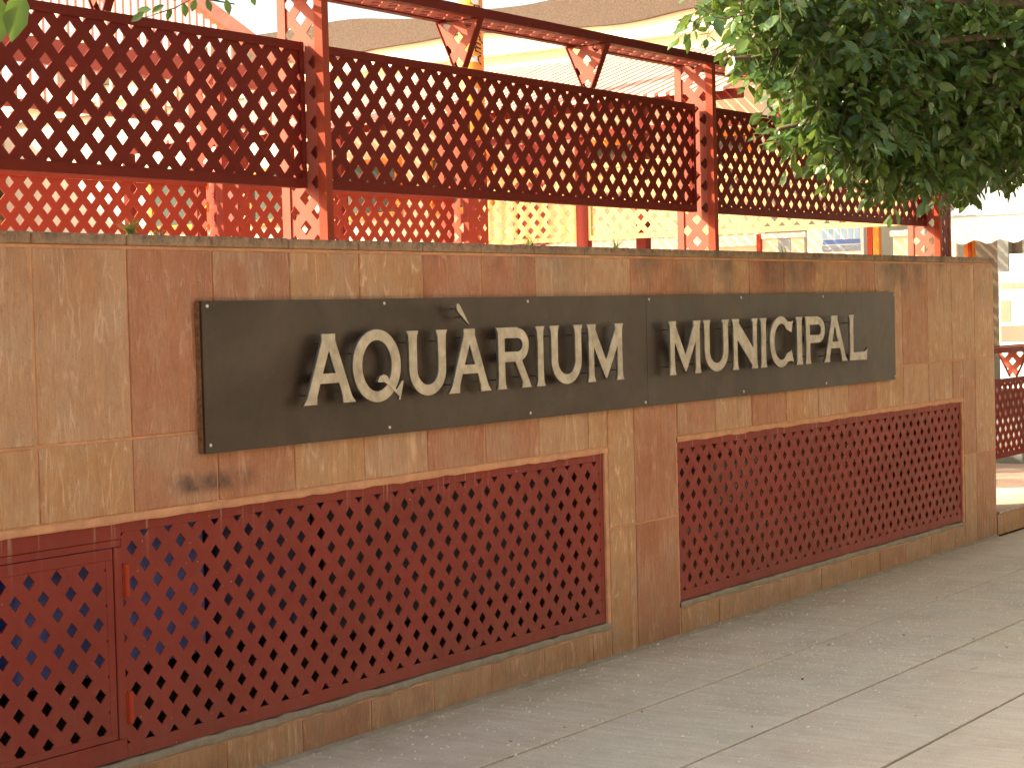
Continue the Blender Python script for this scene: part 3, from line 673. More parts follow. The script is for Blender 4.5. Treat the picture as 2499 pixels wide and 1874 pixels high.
# ---- rear fence parallel to the wall
rear = thing('rear_lattice_fence', (6.6, 2.3, .2), 'lower red lattice fence seen through the gap under the front panels', 'fence')
for (xa, xb) in ((.5, 3.4), (3.5, 7.42), (7.66, 9.62)):
    p = obj('lattice_panel', sheet('xz', 2.3, xa, xb, 1.2, 2.292, 6.445, 2.262, pu=.1135, pv=.115, h=.0275, hv=.0285), M_REAR, rear, (xa, 2.3, 1.2))
    obj('frame_bar', B(xa, xb, 2.285, 2.299, 2.2925, 2.335), M_REAR, p); obj('frame_bar', B(xa, xb, 2.285, 2.299, 1.16, 1.1995), M_REAR, p)
for xp in (3.42, 7.44, 9.64):
    a = bmesh.new(); angle_v(a, xp, 2.2, .17, 2.9); p = obj('post', a, M_REAR, rear, (xp, 2.3, .17))
    c = bmesh.new(); angle_v(c, xp, 2.42, .17, 2.9, 1, -1); obj('corner_angle', c, M_REAR, p)
    obj('lattice_web', sheet('yz', xp + .0065, 2.206, 2.414, 1.0, 2.9, 2.31, 2.305, h=.029, hv=.0305), M_REAR, p)
    obj('lattice_web', sheet('xz', 2.206, xp + .041, xp + .21, 1.0, 2.6, xp + .12, 2.305, h=.024, hv=.026), M_REAR, p)

# ------------------------------------------------------------------ plaza behind and at the right end
b_ = bmesh.new(); box(b_, WX0, WX1 - .01, .75, 14, -.02, .155); box(b_, WX1 + .002, 60, .30, 60, -.02, .155)
plaza = prop(obj('plaza', b_, M_PLAZA), kind='structure')
pm = bpy.data.meshes.new('paving_slab')
b2 = B(-.398, .398, -.298, .298, 0, .012, .002); b2.to_mesh(pm); b2.free(); pm.materials.append(M_PLAZA)
for i in range(12):
    for j in range(7):
        o = bpy.data.objects.new('paving_slab', pm); scene.collection.objects.link(o); o.parent = plaza
        o.location = (13.075 + i * .8, .60 + j * .6, .156)
low = thing('low_kerb_wall', (15, .15, 0), 'knee-low tiled kerb wall running on from the right end of the tall wall', 'wall')
obj('kerb_core', B(WX1 + .001, 22, .012, .298, 0, .148), M_MORTG, low)
x = WX1 + .012; k = 0
while x < 21:
    w_ = .12 if k == 0 else PT
    b_ = B(x + .004, x + w_ - .004, -.001, .0115, .004, .146, .002); obj('tile', b_, random.choice(allm), low, (x, 0, 0)); 
    b_ = B(x + .003, x + w_ - .003, -.014, .299, .149, .168, .003); obj('coping_stone', b_, M_PLAZA, low, (x, 0, .15)); x += w_; k += 1
rail = thing('plaza_railing', (15.1, .32, .168), 'dark red lattice railing beyond the right end of the wall', 'railing')
p = obj('lattice_panel', sheet('xz', YP, 12.95, 16.2, .49, 1.0, 13.6, .548, h=.0285, hv=.0295), M_FENCE, rail, (14, YP, .46))
obj('frame_bar', B(12.94, 16.2, YP - .012, YP - .002, .455, .495), M_FENCE, p); obj('frame_bar', B(12.94, 16.2, YP - .012, YP - .002, .997, 1.032), M_FENCE, p)
b_ = bmesh.new(); box(b_, 12.8, 16.4, YA, YA + .006, 1.225, 1.265); box(b_, 12.8, 16.4, YB - .006, YB, 1.225, 1.265); box(b_, 12.8, 16.4, YA + .0065, YB - .0065, 1.250, 1.256); obj('top_channel', b_, M_FENCE, rail)
for x in (13.93, 15.2): bracket(x, rail, 1.224, 1.033)
for x in (12.8, 16.25): make_post(x, .168, 1.224, rail)

# ------------------------------------------------------------------ buildings and canopies behind
# building with cream face, seen above the fence
bB = thing('cream_building', (18, 7, .155), 'cream rendered building with brown wavy fascia behind the fence', 'building')
obj('wall', B(16.0, 22, 3.36, 13.5, .156, 4.52), M_CREAM, bB)
def wavy(y0, y1, zb, zt, n, ph):
    top, bot = [], []
    for i in range(n + 1):
        y = y0 + (y1 - y0) * i / n
        top.append((y, zt + .045 * math.sin(y * 1.55 + ph) + .015 * math.sin(y * 4.1)))
        bot.append((y, zb + .040 * math.sin(y * 1.8 + ph + .8) + .01 * math.sin(y * 5)))
    return bot + top[::-1]
f_ = bmesh.new(); pts = wavy(3.3, 12.6, 4.37, 4.66, 60, 1.0)
nn = len(pts) // 2; bt, tp = pts[:nn], pts[nn:][::-1]
for i in range(nn - 1):
    q = [bt[i], bt[i + 1], tp[i + 1], tp[i]]; vv = [f_.verts.new((15.93, a_, c_)) for a_, c_ in q]; f_.faces.new(vv)
    vv = [f_.verts.new((15.93, bt[i][0], bt[i][1])), f_.verts.new((15.93, bt[i + 1][0], bt[i + 1][1])), f_.verts.new((15.999, bt[i + 1][0], bt[i + 1][1])), f_.verts.new((15.999, bt[i][0], bt[i][1]))]; f_.faces.new(vv)
    vv = [f_.verts.new((15.93, tp[i][0], tp[i][1])), f_.verts.new((15.93, tp[i + 1][0], tp[i + 1][1])), f_.verts.new((21, tp[i + 1][0], tp[i + 1][1])), f_.verts.new((21, tp[i][0], tp[i][1]))]; f_.faces.new(vv)
bmesh.ops.remove_doubles(f_, verts=f_.verts[:], dist=1e-5)
obj('band', f_, M_BROWN, bB)  # dark band of unclear cause, built as a brown wavy-edged strip
obj('cornice', B(15.86, 15.999, 3.37, 13.4, 4.16, 4.20), M_WHITE, bB)
obj('cornice', B(15.92, 15.999, 3.37, 13.4, 4.02, 4.05), M_WHITE, bB)
def window(y, z, w_, h_, par, fm, X=16.0, door=False):
    fr = bmesh.new(); t_ = .06
    box(fr, X - .05, X - .002, y, y + w_, z + h_ - t_, z + h_); box(fr, X - .05, X - .002, y, y + w_, z, z + t_)
    box(fr, X - .05, X - .002, y, y + t_, z + t_ + .0005, z + h_ - t_ - .0005); box(fr, X - .05, X - .002, y + w_ - t_, y + w_, z + t_ + .0005, z + h_ - t_ - .0005)
    f2 = obj('window' if not door else 'door', fr, fm, par, (X, y, z))
    obj('pane' if not door else 'door_leaf', B(X - .022, X - .003, y + t_ + .001, y + w_ - t_ - .001, z + t_ + .001, z + h_ - t_ - .001), M_GLASS if not door else M_DOOR, f2)
for (y, z, w_, h_) in ((7.5, 2.62, .9, .62), (6.35, 2.62, .8, .62), (4.55, 2.62, .8, .62), (3.45, 2.62, .7, .62), (8.8, 2.62, .8, .62), (10.2, 2.62, .9, .62)): window(y, z, w_, h_, bB, M_ORANGE)
window(5.72, .16, .38, 3.1, bB, M_DOOR, door=True); window(9.75, .16, .4, 3.1, bB, M_DOOR, door=True)
obj('sill_band', B(15.95, 15.998, 3.4, 13.4, 2.16, 2.26), M_WHITE, bB)
gw = thing('garden_wall', (20, 5, .155), 'plain pale garden wall far behind the corner of the lattice fence', 'wall')
obj('wall_face', B(19.5, 19.8, 2.7, 9.5, .156, 2.75), M_CREAM, gw); obj('wall_cap', B(19.45, 19.85, 2.68, 9.5, 2.751, 2.82), M_WHITE, gw)
# slatted canopy on its front
can = thing('slatted_canopy', (14.8, 5.6, 3.3), 'pinkish slatted canopy sloping down from the cream building', 'canopy')
def ramp_z(x): return 3.32 + (x - 13.75) * (3.98 - 3.32) / (15.85 - 13.75)
slat_m = {}
for i in range(64):
    y = 2.6 + i * .105
    b_ = bmesh.new(); prism(b_, [(13.78, ramp_z(13.78)), (15.84, ramp_z(15.84)), (15.84, ramp_z(15.84) + .03), (13.78, ramp_z(13.78) + .03)], y, y + .066)
    if not slat_m:
        bmesh.ops.recalc_face_normals(b_, faces=b_.faces[:]); bmesh.ops.translate(b_, verts=b_.verts[:], vec=(-14.8, -y, -3.3)); me = bpy.data.meshes.new('roof_slat'); b_.to_mesh(me); me.materials.append(M_TERRA); slat_m[0] = me
    b_.free()
    link('roof_slat', slat_m[0], can, (14.8, y, 3.3))
for xx in (13.9, 14.85, 15.7): obj('purlin', B(xx, xx + .05, 2.5, 9.4, ramp_z(xx) - .09, ramp_z(xx) - .012), M_FENCE, can)
for yy in (3.4, 6.6, 9.3): 
    obj('canopy_post', B(13.88, 13.97, yy, yy + .09, .16, ramp_z(13.9) - .091), M_FENCE, can)
# orange column with script
oc = thing('orange_column', (13.44, 4.8, .156), 'orange painted round column with black script behind the fence', 'column')
b_ = bmesh.new(); tube(b_, [(13.44, 4.8, .156), (13.44, 4.8, 5.4)], .105, 28); obj('shaft', b_, M_ORANGE, oc, smooth=True)
def flat_text(body, size, mt, par, mtx, name='lettering', bend=None, ext=.002):
    cu = bpy.data.curves.new('txt', 'FONT'); cu.body = body; cu.size = size; cu.extrude = ext; cu.align_x = 'CENTER'; cu.align_y = 'CENTER'; cu.shear = .35; cu.resolution_u = 3
    tmp = bpy.data.objects.new('tmp', cu); scene.collection.objects.link(tmp); dg = bpy.context.evaluated_depsgraph_get()
    me = bpy.data.meshes.new_from_object(tmp.evaluated_get(dg)); bpy.data.objects.remove(tmp)
    bm = bmesh.new(); bm.from_mesh(me); bpy.data.meshes.remove(me)
    if bend: 
        for v in bm.verts: v.co = bend(v.co)
    else: bmesh.ops.transform(bm, matrix=mtx, verts=bm.verts[:])
    return obj(name, bm, mt, par)
def wrap(co):      # text runs upwards, wrapped on the shaft, facing the street
    a = R(-118) + (-co.y) / .105 * 1.0; r_ = .1065 + co.z
    return Vector((13.44 + r_ * math.cos(a), 4.8 + r_ * math.sin(a), 3.94 + co.x))
flat_text('Amplivod', .13, M_BLACK, oc, None, bend=wrap)
b_ = bmesh.new()
for (a_, z_, h_) in ((-150, 3.72, .05), (-160, 3.9, .06), (-140, 4.2, .05), (-155, 3.45, .05)):
    pr = [(R(a_ + k * 6)) for k in range(7)]
    for k in range(6):
        q = [(13.44 + .1068 * math.cos(pr[k + e]), 4.8 + .1068 * math.sin(pr[k + e]), z_ + dz) for e, dz in ((0, 0), (1, -.01), (1, h_ - .01), (0, h_))]
        b_.faces.new([b_.verts.new(c_) for c_ in q])
obj('white_flashes', b_, M_WHITE, oc)

# far pavilion at the left with pinkish shaded wall
bA = thing('pink_building', (14, 15, .155), 'pinkish rendered building in shade behind the left fence panel', 'building')
obj('wall', B(4.5, 25.5, 14.0, 18, .156, 4.1), M_PINKW, bA)
obj('roof', B(4.3, 25.7, 13.7, 18.2, 4.105, 4.28, .02), M_TERRA, bA)
for i, x in enumerate((7.5, 9.6, 11.2, 13.3, 15.4, 17.0, 19.1)):
    fr = bmesh.new(); box(fr, x, x + 1.1, 13.95, 13.998, 3.0, 3.06); box(fr, x, x + 1.1, 13.95, 13.998, 3.64, 3.7); box(fr, x, x + .06, 13.95, 13.998, 3.061, 3.639); box(fr, x + 1.04, x + 1.1, 13.95, 13.998, 3.061, 3.639)
    w2 = obj('window', fr, M_CREAM, bA, (x, 14, 3.0)); obj('pane', B(x + .061, x + 1.039, 13.975, 13.997, 3.061, 3.639), M_GLASS, w2)
obj('painted_band', B(4.51, 25.49, 13.96, 13.999, 2.35, 2.9), plain('yellow_band', (.85, .55, .16), .7, .1, 4, .1), bA)
obj('painted_band', B(4.51, 25.49, 13.955, 13.999, 2.12, 2.3), M_ORANGE, bA)
# left pergola: gable of vertical slats under a sloping rafter
pg = thing('slatted_pergola', (11, 7, .155), 'red pergola gable with vertical slats and bright sky between them', 'pergola')
def raf(x): return 4.36 - (x - 12.3) * .40
b_ = bmesh.new(); prism(b_, [(9.2, raf(9.2)), (13.6, raf(13.6)), (13.6, raf(13.6) + .13), (9.2, raf(9.2) + .13)], 6.95, 7.05); obj('rafter', b_, M_TERRA, pg)
obj('tie_beam', B(8.9, 13.7, 6.96, 7.04, 3.66, 3.86), M_POST, pg)
obj('tie_beam', B(8.9, 13.7, 6.96, 7.04, 3.30, 3.36), M_POST, pg)
me = None
for i in range(42):
    x = 9.25 + i * .088; zt = raf(x) - .004
    if zt < 3.88: break
    obj('slat', B(x, x + .028, 6.985, 7.015, 3.861, zt), M_TERRA, pg, (x, 7, 3.86))
for i in range(30): obj('slat', B(9.0 + i * .15, 9.035 + i * .15, 6.985, 7.015, 3.361, 3.659), M_TERRA, pg, (9 + i * .15, 7, 3.36))
for x in (9.0, 13.55): obj('pergola_post', B(x, x + .1, 6.955, 7.045, .156, 3.299), M_FENCE, pg)

# unseen blocks added behind the camera: pale one bounces sun, dark one blocks light
opp = thing('bounce_block', (26, -13, 0), 'unseen pale block added across the street to bounce sunlight', 'building')
obj('wall', B(11, 44, -20, -11.5, 0, 11), plain('beige_render', (.30, .28, .25), .85, .08, 3, .2), opp)
for i in range(14):
    for j in range(3):
        fr = B(12.2 + i * 2.2, 13.2 + i * 2.2, -11.499, -11.46, 1.6 + j * 3.2, 3.2 + j * 3.2); f_ = obj('window', fr, M_BROWN, opp, (12.7 + i * 2.2, -11.5, 1.6 + j * 3.2)); obj('pane', B(12.27 + i * 2.2, 13.13 + i * 2.2, -11.459, -11.45, 1.67 + j * 3.2, 3.13 + j * 3.2), M_GLASS, f_)
opq = thing('light_blocking_block', (-6, -13, 0), 'unseen dark brown block added across the street to hold back light', 'building')
obj('wall', B(-26, 10.5, -20, -11.5, 0, 10), M_BROWN, opq)
for i in range(14):
    for j in range(3):
        fr = B(-24 + i * 2.4, -22.9 + i * 2.4, -11.499, -11.46, 1.6 + j * 3.0, 3.0 + j * 3.0); f_ = obj('window', fr, M_GREYM, opq, (-23.4 + i * 2.4, -11.5, 1.6 + j * 3)); obj('pane', B(-23.93 + i * 2.4, -22.97 + i * 2.4, -11.459, -11.45, 1.67 + j * 3., 2.93 + j * 3.), M_GLASS, f_)

# things on the terrace seen in the slot under the third panel
t = thing('picture_board', (15.5, 2.4, .156), 'board with a blue sea drawing standing behind the corner of the fence', 'board')
obj('board', B(15.5, 15.53, 2.17, 2.70, 1.5, 2.27), M_WHITE, t)
bd = bmesh.new(); box(bd, 15.4965, 15.499, 2.20, 2.56, 2.06, 2.115); obj('grey_print', bd, M_GREYP, t)
bd = bmesh.new(); box(bd, 15.4965, 15.499, 2.20, 2.55, 2.125, 2.165); obj('blue_print', bd, M_INDIGO, t)
for k in range(6): obj('pale_blue_print', B(15.4965, 15.499, 2.205 + k * .062, 2.25 + k * .062, 2.17, 2.26), M_CYAN, t)
wv = bmesh.new(); tube(wv, [(15.494, 2.2 + k * .02, 2.095 + .012 * math.sin(k * .75)) for k in range(18)], .004, 5); obj('wave_line', wv, M_CYAN, t)
obj('leg', B(15.5, 15.54, 2.2, 2.24, .156, 1.499), M_FENCE, t); obj('leg', B(15.5, 15.54, 2.62, 2.66, .156, 1.499), M_FENCE, t)
t = thing('red_orange_gate_post', (15.5, 2.07, .156), 'red and orange double post beside the blue picture board', 'post')
obj('red_half', B(15.46, 15.52, 2.075, 2.12, .156, 2.45), M_HINGE, t); obj('orange_half', B(15.46, 15.52, 2.015, 2.068, .156, 2.45), M_ORANGE, t)
t = thing('capped_pier', (15.6, 1.8, .156), 'cream pier with a white cap behind the corner post', 'pier')
obj('pier', B(15.5, 15.85, 1.62, 1.90, .156, 2.165), M_CREAM, t); obj('cap', B(15.47, 15.88, 1.60, 1.92, 2.1655, 2.22, .006), M_WHITE, t)
t = thing('worn_notice_board', (15.5, 3.0, .156), 'white capped board with worn brown streaks behind the fence', 'board')
obj('board', B(15.52, 15.56, 2.74, 3.13, .3, 2.20), M_CREAM, t); obj('cap', B(15.50, 15.58, 2.72, 3.15, 2.201, 2.245), M_WHITE, t); obj('dark_streak', B(15.515, 15.519, 2.87, 2.99, 1.9, 2.20), M_GREYP, t)
obj('side_post', B(15.49, 15.53, 3.152, 3.19, .156, 2.245), M_HINGE, t)

# awning kiosk at far right
kz = thing('canvas_awning', (16.2, .1, .156), 'white canvas awning with scalloped edge beyond the end of the wall', 'awning')
AX, AZ, AY0, AY1 = 15.3, 2.302, -1.2, 1.34
def az(q): return AZ + (q - AX) * .36
slope = bmesh.new(); prism(slope, [(AX, AZ), (16.88, az(16.88)), (16.88, az(16.88) + .01), (AX, AZ + .01)], AY0, AY1); obj('canopy_cloth', slope, M_CLOTH, kz)
v_ = bmesh.new(); pr = []; N = 68
for k in range(N + 1):
    y = AY0 + (AY1 - AY0) * k / N; pr.append((y, 2.085 + .017 * math.cos(y * 2 * math.pi / .22)))
for k in range(N): v_.faces.new([v_.verts.new((AX, pr[k][0], pr[k][1])), v_.verts.new((AX, pr[k + 1][0], pr[k + 1][1])), v_.verts.new((AX, pr[k + 1][0], AZ - .004)), v_.verts.new((AX, pr[k][0], AZ - .004))])
bmesh.ops.remove_doubles(v_, verts=v_.verts[:], dist=1e-5)
r_ = bmesh.ops.extrude_face_region(v_, geom=v_.faces[:]); bmesh.ops.translate(v_, verts=[e for e in r_['geom'] if isinstance(e, bmesh.types.BMVert)], vec=(.008, 0, 0))
obj('valance', v_, M_CLOTH, kz)
obj('front_bar', B(AX - .014, AX - .001, AY0, AY1, AZ - .003, AZ + .010), M_GREYP, kz)
for (yy, zz, m_, w_, h_) in ((.92, .10, M_CYAN, .13, .10), (.80, .08, M_PINKP, .09, .12), (.70, .10, M_CYAN, .07, .1), (.86, .26, M_PINKP, .10, .10), (.62, .14, M_CYAN, .08, .12), (.72, .30, M_INDIGO, .12, .03)):
    xx0 = AX + zz; xx1 = xx0 + h_; b_ = bmesh.new(); zf = lambda q: az(q) + .0125
    q = [(xx0, yy, zf(xx0)), (xx0, yy + w_, zf(xx0)), (xx1, yy + w_ * .8, zf(xx1)), (xx1, yy + w_ * .2, zf(xx1))]
    b_.faces.new([b_.verts.new(c_) for c_ in q]); obj('painted_figure', b_, m_, kz)
for yy in (-1.15, 1.27): obj('support_pole', B(AX + .02, AX + .06, yy, yy + .04, .156, AZ - .005), M_WHITE, kz)
hut = thing('kiosk_hut', (17.6, .1, .156), 'shaded grey brown kiosk front under the white awning', 'kiosk')
obj('wall', B(16.9, 19, -1.5, 1.7, .156, 3.0), plain('kiosk_wall', (.22, .17, .12), .8, .2, 4, .2), hut)
for (yy, w_) in ((1.35, .10), (1.02, .2), (.7, .2), (.3, .25)): obj('shelf_panel', B(16.8, 16.899, yy, yy + w_, .9, 2.2), M_GREYM, hut)
obj('counter', B(16.45, 16.899, -1.2, 1.6, .156, 1.1), M_TEAL, hut)
t = thing('orange_kiosk_post', (15.5, 1.2, .156), 'orange post under the left end of the white awning', 'post')
obj('post', B(15.42, 15.50, 1.17, 1.24, .156, 2.2), M_ORANGE, t); obj('lit_strip', B(15.40, 15.419, 1.175, 1.20, .156, 2.2), M_HINGE, t)
t = thing('white_menu_board', (15, .5, .156), 'tall white board with faded pink pictures behind the railing', 'board')
obj('board', B(15.0, 15.03, -.2, .795, .9, 1.83), M_WHITE, t)
obj('board_top', B(15.035, 15.06, -.2, .72, 1.6, 1.97), M_WHITE, t)
for (y0, y1, z0, z1, m_) in ((.58, .785, 1.69, 1.74, plain('salmon_print', (.5, .2, .16), .7, .1, 9, 0)), (.55, .785, 1.27, 1.40, plain('faded_pink', (.36, .15, .12), .7, .1, 9, 0)), (.70, .785, 1.43, 1.60, plain('faded_rose', (.40, .20, .15), .7, .1, 9, 0)), (.58, .64, 1.45, 1.58, M_PINKP), (.2, .5, 1.3, 1.6, M_CYAN)):
    obj('faded_print', B(14.9965, 14.999, y0, y1, z0, z1), m_, t)
for yy in (-.15, .2): obj('leg', B(15.0, 15.03, yy, yy + .04, .156, .899), M_WHITE, t)

# ------------------------------------------------------------------ vegetation
def leaf_geo(L_=.06, w_=.031, fold=.25, curl=.12):
    pts = [(0, 0, 0), (.3, .42, 0), (.62, .46, 0), (.86, .2, 0), (1, 0, 0), (.86, -.2, 0), (.62, -.46, 0), (.3, -.42, 0), (.32, 0, 0), (.65, 0, 0)]
    V = np.array(pts, float); V[:, 0] *= L_; V[:, 1] *= w_; V[:, 2] = np.abs(V[:, 1]) * fold - (V[:, 0] / L_) ** 2 * curl * L_
    F = [(0, 8, 1), (1, 8, 9, 2), (2, 9, 3), (3, 9, 4), (0, 7, 8), (7, 6, 9, 8), (6, 5, 9), (5, 4, 9)]
    return V, F
def frame(d, n):
    d = d / np.linalg.norm(d); s = np.cross(n, d); s /= max(1e-6, np.linalg.norm(s)); n2 = np.cross(d, s); return np.stack([d, s, n2], 1)
LV, LF = leaf_geo()
def in_view(p):
    d = Vector(p) - CAM; z = d.dot(fw)
    if z < .3: return None
    u, v = 1249.5 + 4700 * d.dot(rt) / z, 937 - 4700 * d.dot(up) / z
    return (u, v, z)
def spray(p0, d, length, nleaf, r, size=1.0, droop=.35):
    """a twig and its leaves; returns points of the twig and list of (pos, matrix, scale)"""
    pts = [np.array(p0, float)]; d = d / np.linalg.norm(d); seg = 6
    for i in range(seg):
        d = d + r.normal(0, .10, 3) + np.array([0, 0, -droop / seg * .6]); d /= np.linalg.norm(d); pts.append(pts[-1] + d * length / seg)
    leaves = []
    for k in range(nleaf):
        t = (k + .5) / nleaf * seg; i = min(seg - 1, int(t)); p = pts[i] + (pts[i + 1] - pts[i]) * (t - i)
        ax = pts[i + 1] - pts[i]; ax /= np.linalg.norm(ax)
        sd = np.cross(ax, [0, 0, 1.0]); sd /= max(1e-6, np.linalg.norm(sd)); ang = (0 if k % 2 else math.pi) + r.normal(0, .7)
        out = math.cos(ang) * sd + math.sin(ang) * np.cross(sd, ax)
        ld = ax * .55 + out * .8 + np.array([0, 0, -.25]) + r.normal(0, .18, 3)
        nrm = np.array([-.05, -.55, .85]) + r.normal(0, .42, 3)
        leaves.append((p + out * .004, frame(ld, nrm), size * r.uniform(.85, 1.75)))
    if nleaf > 2: leaves.append((pts[-1], frame(pts[-1] - pts[-2], np.array([0, -.5, .8]) + r.normal(0, .3, 3)), size))
    return pts, leaves
def join_leaves(name, leaves, parent, m, V=LV, F=LF, stuff=True):
    n = len(leaves); nv = len(V); allv = np.empty((n * nv, 3)); faces = []; tone = np.empty(n * nv)
    for i, (p, Mx, s) in enumerate(leaves):
        allv[i * nv:(i + 1) * nv] = (V * s) @ Mx.T + p; tone[i * nv:(i + 1) * nv] = rng.random() ** 1.4
        o_ = i * nv; faces += [tuple(o_ + q for q in f) for f in F]
    pl = np.array(WL[parent]); me = bpy.data.meshes.new(name); me.from_pydata((allv - pl).tolist(), [], faces); me.materials.append(m)
    at = me.attributes.new('tone', 'FLOAT', 'POINT'); at.data.foreach_set('value', tone)
    me.polygons.foreach_set('use_smooth', [True] * len(me.polygons))
    o = link(name, me, parent, WL[parent])
    if stuff: o['kind'] = 'stuff'
    return o
leafmes = []
for k in range(6):
    V, F = leaf_geo(.06, .031 * random.uniform(.9, 1.12), random.uniform(.1, .45), random.uniform(-.05, .3)); me = bpy.data.meshes.new('leaf'); me.from_pydata(V.tolist(), [], F); me.materials.append(M_LEAF)
    at = me.attributes.new('tone', 'FLOAT', 'POINT'); tv = random.random() ** 1.4; at.data.foreach_set('value', [tv] * len(V)); me.polygons.foreach_set('use_smooth', [True] * len(me.polygons)); leafmes.append(me)
def single_leaf(p, Mx, s, parent, me=None):
    o = bpy.data.objects.new('leaf', me or random.choice(leafmes)); scene.collection.objects.link(o); o.parent = parent
    m4 = Matrix([[*Mx[i], 0] for i in range(3)] + [[0, 0, 0, 1]]) @ Matrix.Scale(s, 4)
    m4.translation = Vector(p) - WL[parent]; o.matrix_local = m4; return o
# --- the ficus at the right
tree = thing('ficus_tree', (12.35, -1.85, 0), 'dense dark green ficus crown hanging over the right end of the fence', 'tree')
b_ = bmesh.new(); tube(b_, [(12.35, -1.85, -.02), (12.33, -1.84, .5), (12.25, -1.8, 1.5), (12.1, -1.75, 2.4), (11.9, -1.7, 3.2)], [.19, .15, .13, .12, .10], 14); obj('trunk', b_, M_BARK, tree, smooth=True)
r = np.random.default_rng(11)
blobs = [((11.3, -1.0, 3.6), (2.3, 1.3, 1.15)), ((10.35, -.75, 3.05), (1.35, .75, .62)), ((12.4, -.8, 3.2), (1.9, 1.2, .85)), ((9.3, -.72, 3.15), (1.0, .45, .42)), ((10.7, -.8, 2.78), (1.05, .5, .26)), ((11.9, -.6, 2.95), (1.2, .6, .40)),
         ((8.55, -.75, 3.05), (.75, .32, .30)), ((8.5, -.8, 2.62), (.5, .25, .10)), ((9.55, -.8, 2.62), (.8, .34, .28)), ((10.1, -.85, 2.44), (.5, .3, .12)),
         ((9.9, -.8, 2.72), (1.0, .35, .30)), ((10.35, -.8, 2.50), (.6, .3, .14)), ((8.95, -.8, 2.85), (.6, .3, .25)), ((11.2, -.75, 2.88), (.8, .4, .22)),
         ((8.1, -.8, 3.06), (.5, .3, .26)), ((7.75, -.8, 2.99), (.40, .22, .17)), ((8.0, -.8, 2.74), (.36, .22, .11)), ((8.45, -.8, 2.50), (.35, .22, .08)), ((9.2, -.8, 2.42), (.4, .22, .12)), ((8.75, -.8, 2.46), (.42, .25, .12)), ((9.1, -.8, 2.34), (.30, .22, .10)), ((9.75, -.8, 2.36), (.26, .22, .07)), ((8.75, -.8, 2.78), (.6, .3, .22)), ((10.9, -2.7, 4.35), (2.3, 1.3, .75))]
limbs = bmesh.new(); fork = np.array([12.0, -1.72, 2.9])
twigs = bmesh.new(); leaves = []
for bi, (c, rad) in enumerate(blobs):
    c = np.array(c); rad = np.array(rad)
    mid = (fork + c) / 2 + np.array([0, 0, .18])
    tube(limbs, [fork, mid, c + (c - mid) * .25], [.07 if bi < 3 else .035, .04 if bi < 3 else .02, .010], 8)
    vol = rad.prod(); ns = int(120 + 560 * vol) if bi in (0, 2) else int(45 + 1150 * vol)
    for s in range(ns):
        q = r.normal(0, 1, 3); q /= np.linalg.norm(q); q *= r.random() ** (1 / 2.2); p = c + q * rad
        p0 = p; d = (p - (c + np.array([.5, 0, .1]))) / rad + r.normal(0, .55, 3) + np.array([-.35, -.15, -.25])
        dd = np.linalg.norm(p - np.array(CAM))
        v = in_view(p)
        vis = v and -250 < v[0] < 2700 and -250 < v[1] < 1000
        if not vis and r.random() < .55: continue
        pts, lv = spray(p0, d, r.uniform(.12, .30), int(r.integers(5, 10)), r)
        if vis or r.random() < .3: tube(twigs, pts, [.0035, .003, .0028, .0024, .002, .0016, .0012], 4)
        leaves += lv
# long trailing sprigs at the outline
for (p, d, L_, n) in (((7.5, -.8, 3.0), (-1, 0, .12), .62, 9), ((7.5, -.8, 2.86), (-1, 0, .05), .42, 8), ((7.75, -.82, 2.70), (-1, 0, .05), .42, 8), ((7.9, -.78, 2.85), (-1, .1, .1), .5, 11), ((8.1, -.8, 2.72), (-1, 0, .05), .5, 10), ((8.4, -.8, 2.62), (-1, 0, -.02), .5, 10), ((8.6, -.8, 2.42), (-1, 0, .0), .45, 10), ((9.2, -.82, 2.32), (-1, -.05, -.05), .35, 9),
                      ((9.7, -.85, 2.26), (-.8, 0, -.2), .3, 9), ((10.0, -.85, 2.36), (.1, 0, -1), .16, 6), ((8.5, -.75, 3.2), (-1, 0, .0), .6, 14)):
    pts, lv = spray(np.array(p), np.array(d, float), L_, n, r, 1.0, .15); tube(twigs, pts, [.006, .005, .004, .0035, .003, .002, .0015], 5); leaves += lv
obj('limb', limbs, M_BARK, tree, smooth=True); obj('twigs', twigs, M_BARK, tree)['kind'] = 'stuff'
key = []
for i, (p, Mx, s) in enumerate(leaves):
    v = in_view(p)
    if v and 0 < v[0] < 2499 and 0 < v[1] < 1000: key.append((v[2], i))
key.sort(); near = set(i for _, i in key[:290])
for i in near: single_leaf(leaves[i][0], leaves[i][1], leaves[i][2], tree)
join_leaves('foliage', [l for i, l in enumerate(leaves) if i not in near], tree, M_LEAF)
print('tree leaves', len(leaves), 'in view', len(key))

# --- second street tree whose branch tips hang in at the top left
t2 = thing('overhanging_street_tree', (-2.2, -1.6, 0), 'leafy branch tips with big green leaves hanging in at the top left', 'tree')
b_ = bmesh.new(); tube(b_, [(-2.2, -1.6, -.02), (-2.18, -1.6, 1.2), (-2.1, -1.62, 2.6), (-1.9, -1.65, 3.6)], [.16, .12, .11, .09], 12); obj('trunk', b_, M_BARK, t2, smooth=True)
lm = bmesh.new(); tube(lm, [(-1.95, -1.65, 3.4), (-.4, -1.9, 3.7), (.9, -2.3, 3.3), (1.7, -2.42, 2.6), (1.90, -2.42, 2.16), (1.925, -2.405, 2.09)], [.07, .05, .035, .014, .006, .003], 8)
tube(lm, [(-.4, -1.9, 3.7), (1.5, -1.2, 3.9), (3.4, -.6, 3.5), (4.35, -.32, 2.78), (4.47, -.40, 2.61), (4.56, -.50, 2.585)], [.05, .04, .025, .008, .004, .002], 8)
tube(lm, [(4.35, -.32, 2.78), (4.50, -.45, 2.63), (4.44, -.36, 2.575), (4.38, -.28, 2.545)], [.006, .004, .003, .0015], 6)
